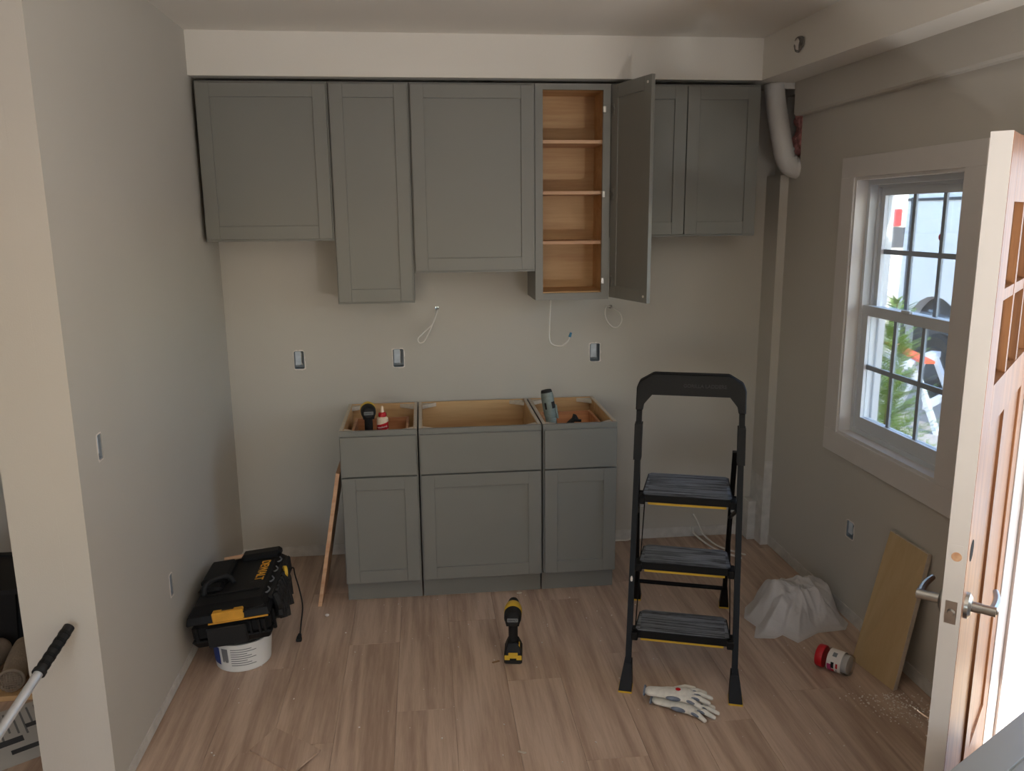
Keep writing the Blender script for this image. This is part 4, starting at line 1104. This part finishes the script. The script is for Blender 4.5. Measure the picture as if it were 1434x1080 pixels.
# ------------------------------------------------------------------ GLOVES
def glove(label, loc, rz, spread, seed, flip=1):
    t = thing('work_glove', label, 'glove', loc, (0, 0, rz), group='work gloves on the floor')
    m = MB()
    # cuff
    def cap(p, q, r0, r1, flat=0.55, n=9):
        p = Vector(p); q = Vector(q)
        d = q-p; rot = d.to_track_quat('X', 'Z').to_matrix()
        for i in range(n):
            k = i/(n-1); r = r0+(r1-r0)*k
            m.sphere(p+d*k, r, (1, 1, flat), 12, 8, rot)
    cap((-0.112, 0, 0.016), (-0.045, 0, 0.019), 0.030, 0.033, 0.45)
    cap((-0.05, 0.0, 0.019), (0.010, 0.004, 0.020), 0.036, 0.041, 0.46)
    cap((-0.02, 0.012, 0.019), (0.020, 0.016, 0.020), 0.028, 0.026, 0.6)
    cap((-0.02, -0.016, 0.019), (0.018, -0.018, 0.020), 0.026, 0.024, 0.6)
    fingers = [((0.025, 0.030, 0.018), 0.062, 14), ((0.034, 0.010, 0.020), 0.074, 2), ((0.032, -0.011, 0.020), 0.070, -9), ((0.022, -0.031, 0.017), 0.055, -21)]
    for (b, ln, an) in fingers:
        an = R(an*spread)
        e = Vector(b)+Vector((math.cos(an), math.sin(an), 0))*ln*0.55+Vector((0, 0, 0.004))
        f = e+Vector((math.cos(an*1.1), math.sin(an*1.1), 0))*ln*0.5+Vector((0, 0, -0.010))
        cap(b, e, 0.0125, 0.0115, 0.85, 6); cap(e, f, 0.0115, 0.0095, 0.85, 6)
    cap((-0.022, 0.034*flip, 0.016), (0.012, 0.062*flip, 0.016), 0.015, 0.012, 0.85, 6); cap((0.012, 0.062*flip, 0.016), (0.044, 0.066*flip, 0.013), 0.012, 0.010, 0.85, 6)
    g = remeshed(m, 'glove_body', M_glove, t, 0.0032, 4)
    MB().lathe([(0.0, 0.0), (0.031, 0.0), (0.031, 0.006), (0.0, 0.006)], 20, M=Matrix.Translation((-0.142, 0, 0.0155)) @ Matrix.Diagonal((1, 1, 0.47, 1)) @ Matrix.Rotation(R(90), 4, 'Y')).build('cuff_hem', M_glove_d, t)
    # grey coating between and along the finger roots
    m = MB()
    for (b, ln, an) in fingers:
        an = R(an*spread)
        m.sphere(Vector(b)+Vector((math.cos(an)*ln*0.32, math.sin(an)*ln*0.32-0.0085, 0.0035)), 0.010, (2.0, 0.5, 0.65), 12, 8, Matrix.Rotation(an, 3, 'Z'))
    m.sphere((-0.025, -0.037, 0.020), 0.018, (1.7, 0.45, 0.5)).build('grey_coating', M_glove_d, t, smooth=True)
    return t
glove('white knit work glove with a red mark lying on top of its mate', (0.940, 2.748, 0.034), R(-22), 1.0, 1)
glove('white work glove under its mate with grey fingertips showing', (0.958, 2.720, 0.0), R(-32), 0.9, 2)
tg_ = [o for o in bpy.data.objects if o.name == 'work_glove'][0]
MB().cyl((-0.012, 0.002, 0.0385), (-0.012, 0.002, 0.0394), 0.010, n=14).build('red_mark', M_red, tg_)

# ------------------------------------------------------------------ FLOOR OFFCUTS AND DEBRIS
def offcut(name, pts, z0, z1, label):
    return MB().prism(pts, z0, z1).build(name, M_plank, label=label, cat='floorboard', group='floorboard offcuts')
offcut('floorboard_offcut', [(-0.590, 2.785), (-0.410, 2.635), (-0.490, 2.52), (-0.66, 2.665)], 0.0075, 0.0145, 'short floorboard offcut lying on top of another on the floor')
offcut('floorboard_offcut', [(-0.70, 2.66), (-0.48, 2.64), (-0.47, 2.30), (-0.80, 2.30)], 0.0005, 0.0072, 'wider floorboard offcut lying flat under a shorter one')
for (px, py, ln, an, lb) in ((0.262, 3.160, 0.034, 20, 'dark wood sliver on the floor beside the cordless driver'), (0.30, 2.55, 0.030, -25, 'pale wood sliver on the bare floor before the ladder')):
    MB().box(-ln/2, ln/2, -0.004, 0.004, 0, 0.004, bev=0.001).build('wood_sliver', M_cardb if 'dark' in lb else M_raw, loc=(px, py, 0), rot=(0, 0, R(an)), label=lb, cat='wood chip')
MB().sphere((0, 0, 0.008), 0.009, (1.2, 0.9, 0.8), 8, 6).build('plaster_crumb', M_label_w, loc=(-0.50, 3.665, 0), label='white plaster crumb on the floor near the leaning wooden board', cat='debris')
MB().sphere((0, 0, 0.006), 0.009, (1.6, 0.8, 0.6), 8, 6).build('plaster_crumb', M_raw, loc=(0.437, 3.785, 0), label='small pale crumb in front of the wide base cabinet', cat='debris')
m = MB()
for k in range(420):
    if k < 230:
        px = 1.80+rnd.gauss(0, 0.05); py = 2.64+rnd.gauss(0, 0.09)
    elif k < 300:
        px = 1.70+rnd.gauss(0, 0.05); py = 2.72+rnd.gauss(0, 0.05)
    else:
        px = rnd.uniform(-0.8, 1.7); py = rnd.uniform(2.4, 3.8)
    if px > 1.9 or (1.70 < px and py > 2.74): continue
    s_ = rnd.uniform(0.0012, 0.0034)
    m.box(-s_, s_, -s_*0.7, s_*0.7, 0, s_*0.8, M=Matrix.Translation((px, py, 0)) @ Matrix.Rotation(rnd.random()*6, 4, 'Z'))
m.build('sawdust', M_label_w, label='pale sawdust and crumbs scattered on the floor', cat='sawdust', kind='stuff')

# ------------------------------------------------------------------ LEFT SIDE ROOM
t = thing('extension_pole', 'silver metal pole with a black grip leaning on the wall end', 'pole', (-1.41, 0.76, 0.0))
off = Vector((-1.41, 0.76, 0.0))
top = Vector((-1.108, 2.435, 0.640))-Vector((-1.41, 0.76, 0.0)); dn = top.normalized()
MB().cyl(dn*0.015, dn*(top.length-0.16), 0.0135, n=20).build('shaft', M_alu, t, smooth=False)
gr = MB().cyl(dn*(top.length-0.17), dn*top.length, 0.0165, n=18).cyl(dn*(top.length-0.172), dn*(top.length-0.160), 0.0195, n=18).build('grip', M_black2, t)
for k in range(5):
    MB().cyl(dn*(top.length-0.145+k*0.028), dn*(top.length-0.135+k*0.028), 0.0178, n=18).build('grip_ring', M_black, gr)
MB().sphere(dn*0.018, 0.017).build('end_cap', M_black2, t)

t = thing('storage_bin', 'black plastic bin standing behind the wall end', 'bin', (-1.95, 3.62, 0))
b = MB(); b.hull8([(-0.17, -0.16, 0), (0.17, -0.16, 0), (0.17, 0.16, 0), (-0.17, 0.16, 0)], [(-0.21, -0.20, 0.33), (0.21, -0.20, 0.33), (0.21, 0.20, 0.33), (-0.21, 0.20, 0.33)])
bmesh.ops.bevel(b.bm, geom=b.bm.edges[:], offset=0.015, segments=2, affect='EDGES'); b.build('body', M_black2, t)
MB().slab(2, 0.318, 0.338, -0.225, 0.225, -0.215, 0.215, [(-0.19, 0.19, -0.18, 0.18)]).build('rim', M_black2, t)
t = thing('wooden_crate', 'brown wooden crate beside the black bin', 'crate', (-1.62, 3.62, 0))
for k in range(3):
    MB().box(-0.07, 0.10, -0.20, -0.185, 0.01+k*0.095, 0.095+k*0.095, bev=0.002).build('slat', M_doorw, t)
    MB().box(0.10, 0.115, -0.20, 0.2, 0.01+k*0.095, 0.095+k*0.095, bev=0.002).build('slat', M_doorw, t)
MB().box(-0.07, 0.115, -0.2, 0.2, 0.0, 0.01).build('base', M_doorw, t)
def shoe(loc, rz, label):
    t = thing('work_shoe', label, 'shoe', loc, (0, 0, rz), group='tan shoes behind the wall end')
    m = MB()
    for k in range(9):
        q = k/8
        m.sphere((0, -0.10+0.20*q, 0.045+0.018*q), 0.046+0.006*math.sin(q*3), (1, 1, 0.85+0.25*q), 14, 10)
    remeshed(m, 'upper', M_tan, t, 0.008, 3)
    MB().tube([(0.045*math.cos(a), -0.100-0.030, 0.050+0.042*math.sin(a)) for a in [2*math.pi*i/16 for i in range(16)]], 0.007, 8, 2, closed=True).build('toe_rim', M_tan, t, smooth=True)
    m = MB()
    for k in range(-4, 5):
        hh = math.sqrt(max(0, 0.042**2-(k*0.0095)**2))
        m.cyl((k*0.0095, -0.150, 0.050-hh), (k*0.0095, -0.150, 0.050+hh), 0.0015, n=6); m.cyl((-hh, -0.150, 0.050+k*0.0095), (hh, -0.150, 0.050+k*0.0095), 0.0015, n=6)
    m.build('mesh', M_tan, t)
    MB().prism([(0.048*math.cos(a), 0.13*math.sin(a)-0.01) for a in [2*math.pi*i/20 for i in range(20)]], 0.0, 0.014).build('sole', M_cardb, t)
    return t
shoe((-1.700, 3.27, 0.024), R(12), 'tan mesh-toed shoe on the floor by the wall end')
shoe((-1.835, 3.27, 0.024), R(-8), 'second tan shoe half hidden beside the mesh-toed one')
MB().box(-2.05, -1.50, 3.11, 3.42, 0.0005, 0.022, bev=0.002).build('plywood_sheet', M_maple, label='flat wooden board on the floor under the tan shoes', cat='board')
t = thing('instruction_sheet', 'printed paper sheet lying on the floor behind the wall end', 'paper', (-1.53, 2.89, 0.001), (0, 0, R(-56)))
MB().box(-0.20, 0.20, -0.14, 0.14, 0, 0.001).build('sheet', M_paper, t)
for k in range(9):
    MB().box(-0.17, -0.02+0.02*(k % 3), -0.115+k*0.026, -0.108+k*0.026, 0.001, 0.0013).build('print_line', M_ink, t)
for (a, b_, c_, d_) in ((0.02, 0.06, -0.11, 0.0), (0.10, 0.13, -0.05, 0.11), (-0.05, -0.02, 0.02, 0.11)):
    MB().box(a, b_, c_, d_, 0.001, 0.0014).build('print_block', M_archm, t)

# ------------------------------------------------------------------ OUTDOORS
MB().box(XR+WT, 60, -40, 70, GROUND-0.2, GROUND-0.02).build('ground', M_concrete, kind='structure')
MB().box(-60, XW-0.12, -40, 70, GROUND-0.2, GROUND-0.02).build('ground_left', M_concrete, kind='structure')
MB().box(XW-0.12, XR+WT, -40, YF-0.14, GROUND-0.2, GROUND-0.02).build('ground_front', M_concrete, kind='structure')
m = MB(); nx, ny = 40, 100
gv = [[m.bm.verts.new((XR+WT+0.002+i*(4.30-XR-WT)/nx, 1.9+j*8.0/ny, GROUND+0.02+0.03*mnoise.noise(Vector((i*0.8, j*0.8, 0))))) for j in range(ny+1)] for i in range(nx+1)]
for i in range(nx):
    for j in range(ny): m.bm.faces.new([gv[i][j], gv[i+1][j], gv[i+1][j+1], gv[i][j+1]])
m.build('mulch_bed', M_mulch, label='tan straw mulch bed along the outside wall', cat='mulch', kind='stuff')
MB().box(XR+WT, XR+WT+1.3, 0.9, 1.9, GROUND-0.02, -0.03, bev=0.01).build('porch_step', M_concrete, label='concrete step outside the open door', cat='step')
MB().box(12.0, 17.0, -20, 60, GROUND-0.019, GROUND-0.012).build('street', M_asphalt, kind='structure')

# unseen porch roof over the door, added to keep the sun off it
t = thing('shade_roof', 'flat porch roof on a white post, added to shade the open door', 'shade roof', (XR+WT, 0, 0))
MB().box(0.0, 1.7, 0.0, 2.55, 2.50, 2.62).build('roof_slab', M_trim, t)
MB().box(1.55, 1.65, 0.05, 0.15, GROUND-0.02, 2.50).build('post', M_trim, t)

# van parked on the drive, side parallel to the house
def van():
    t = thing('van', 'white panel van parked on the drive outside the window', 'van', (5.5, 0, GROUND-0.02))
    wz = 0.37
    def side(x, d):
        pts = [(3.6, 0.30), (8.95-0.0, 0.30), (8.97, 0.55), (8.95, 2.25), (8.80, 2.52), (3.6, 2.55)]
        pts = []
        cy = 8.27; r = 0.555
        pts += [(3.6, 0.28), (cy-0.9-2.9, 0.28)]
        for i in range(13):
            a = math.pi*(1-i/12.0); pts.append((cy+r*math.cos(a), 0.58+r*math.sin(a)*1.02 if 0 < i < 12 else 0.28))
        pts += [(8.97, 0.30), (8.99, 0.9), (8.94, 2.25), (8.80, 2.50), (3.6, 2.55)]
        return pts
    pts = side(0, 0)
    m = MB()
    A = [m.bm.verts.new((0 if z < 2.2 else 0.06*(z-2.2)/0.35, y, z)) for y, z in pts]; B = [m.bm.verts.new((2.0-(0 if z < 2.2 else 0.06*(z-2.2)/0.35), y, z)) for y, z in pts]
    m.bm.faces.new(A); m.bm.faces.new(B[::-1])
    n = len(pts)
    for i in range(n): m.bm.faces.new([A[i], B[i], B[(i+1) % n], A[(i+1) % n]])
    body = m.build('body', M_van, t)
    MB().box(-0.006, 0.01, 3.7, 8.93, 2.16, 2.19).build('body_seam', M_archm, body)
    MB().box(-0.008, 0.02, 8.80, 8.86, 0.5, 2.2).build('door_seam', M_archm, body)
    MB().box(0.12, 1.9, 7.74, 8.80, 0.3, 1.14).build('wheel_well', M_archm, t)
    for yy in (8.27, 4.9):
        for xx in (0.04, 1.74):
            w_ = thing('wheel', None, None); bpy.data.objects.remove(w_)
            w_ = MB().lathe([(0.0, 0.0), (0.21, 0.0), (0.23, 0.02), (0.33, 0.01), (0.365, 0.04), (0.365, 0.19), (0.33, 0.22), (0.0, 0.22)], 32, M=Matrix.Translation((xx, yy, wz)) @ Matrix.Rotation(R(90), 4, 'Y')).build('wheel', M_tyre, t)
            MB().lathe([(0.0, -0.004), (0.15, -0.004), (0.15, 0.0)], 24, M=Matrix.Translation((xx, yy, wz)) @ Matrix.Rotation(R(90), 4, 'Y')).build('hub_cap', M_archm, w_)
    MB().box(0.05, 1.95, 8.97, 9.09, 0.32, 0.56, bev=0.02).build('bumper', M_archm, t)
van()
# far white garage with a red sign
t = thing('garage', 'white garage with a red sign beyond the van', 'building', (6.2, 14.2, GROUND-0.02))
MB().box(-1.2, 6.5, 0, 5, 0, 3.4).build('wall', M_siding, t)
for k in range(9):
    MB().box(-1.2, 6.5, -0.02, 0, 0.06+k*0.15, 0.18+k*0.15, bev=0.004).build('siding_board', M_siding, t)
MB().box(-1.0, 4.5, -0.03, 0, 1.42, 1.78).build('window_band', M_archm, t)
MB().box(1.70, 2.42, -0.05, -0.001, 1.80, 2.10).build('red_sign', M_red, t)
MB().prism([(-1.5, 3.4), (6.8, 3.4), (2.65, 5.0)], -0.3, 5.3, M=Matrix(((1, 0, 0, 0), (0, 0, 1, 0), (0, 1, 0, 0), (0, 0, 0, 1)))).build('roof', M_asphalt, t)

# sawhorse with an orange board between shrub and van
t = thing('sawhorse', 'pale sawhorse with splayed legs outside the window', 'sawhorse', (4.80, 7.35, GROUND-0.02), (0, 0, R(40)))
for s in (-1, 1):
    for q in (-1, 1):
        m = MB(); a = Vector((s*0.33, q*0.30, 0)); b_ = Vector((s*0.30, q*0.04, 0.62))
        m.hull8([a+Vector((x, y, 0)) for x, y in ((-0.045, -0.02), (0.045, -0.02), (0.045, 0.02), (-0.045, 0.02))], [b_+Vector((x, y, 0)) for x, y in ((-0.045, -0.02), (0.045, -0.02), (0.045, 0.02), (-0.045, 0.02))])
        m.build('leg', M_horse, t)
MB().box(-0.45, 0.45, -0.045, 0.045, 0.60, 0.66).build('top_beam', M_horse, t)
MB().box(-0.36, 0.36, -0.20, -0.16, 0.22, 0.29).build('brace', M_horse, t)
MB().box(-0.60, 0.60, -0.06, 0.06, 0, 0.025).build('orange_board', M_orboard, loc=(4.78, 7.55, GROUND-0.02+0.662), rot=(0, 0, R(75)), label='orange board resting over the sawhorse outside', cat='board')

# arborvitae
def shrub(loc, H, seed):
    rr = random.Random(seed)
    t = thing('arborvitae', 'bright green arborvitae shrub growing outside the window', 'shrub', loc)
    MB().tube([(0, 0, 0), (0.02, 0.01, H*0.4), (0.01, -0.02, H*0.75), (0.03, 0.0, H*0.97)], lambda q: 0.014*(1-q*0.8), 8, 4).build('stem', M_stem, t)
    m = MB()
    for k in range(300):
        z = H*(0.04+0.94*rr.random()**0.9)
        a = rr.random()*6.283
        rad = 0.30*(1-z/H)**0.6+0.05
        ln = rad*(0.7+0.5*rr.random())
        base = Vector((0.02, 0, z))
        tip = base+Vector((math.cos(a)*ln, math.sin(a)*ln, ln*(0.35+0.5*rr.random())))
        side = Vector((-math.sin(a), math.cos(a), 0.3*rr.uniform(-1, 1))).normalized()
        up_ = (tip-base).normalized()
        for j in range(1, 8):
            q = j/8; p = base.lerp(tip, q)
            L = (1-q*0.6)*ln*0.36
            for s in (-1, 1):
                e = p+(side*s*0.8+up_*0.75).normalized()*L
                wv_ = up_*0.0038
                v = [m.bm.verts.new(x) for x in (p-wv_, p+wv_, e+wv_*0.5, e-wv_*0.2)]
                m.bm.faces.new(v)
                for kk in (0.25, 0.45, 0.65, 0.85):
                    pm = p.lerp(e, kk)
                    e2 = pm+(up_*0.9-side*s*0.5).normalized()*L*0.4
                    v = [m.bm.verts.new(x) for x in (pm-side*0.0035, pm+side*0.0035, e2)]
                    m.bm.faces.new(v)
    m.build('foliage', M_leaf, t, kind='stuff')
shrub((2.95, 4.86, GROUND), 1.50, 3)
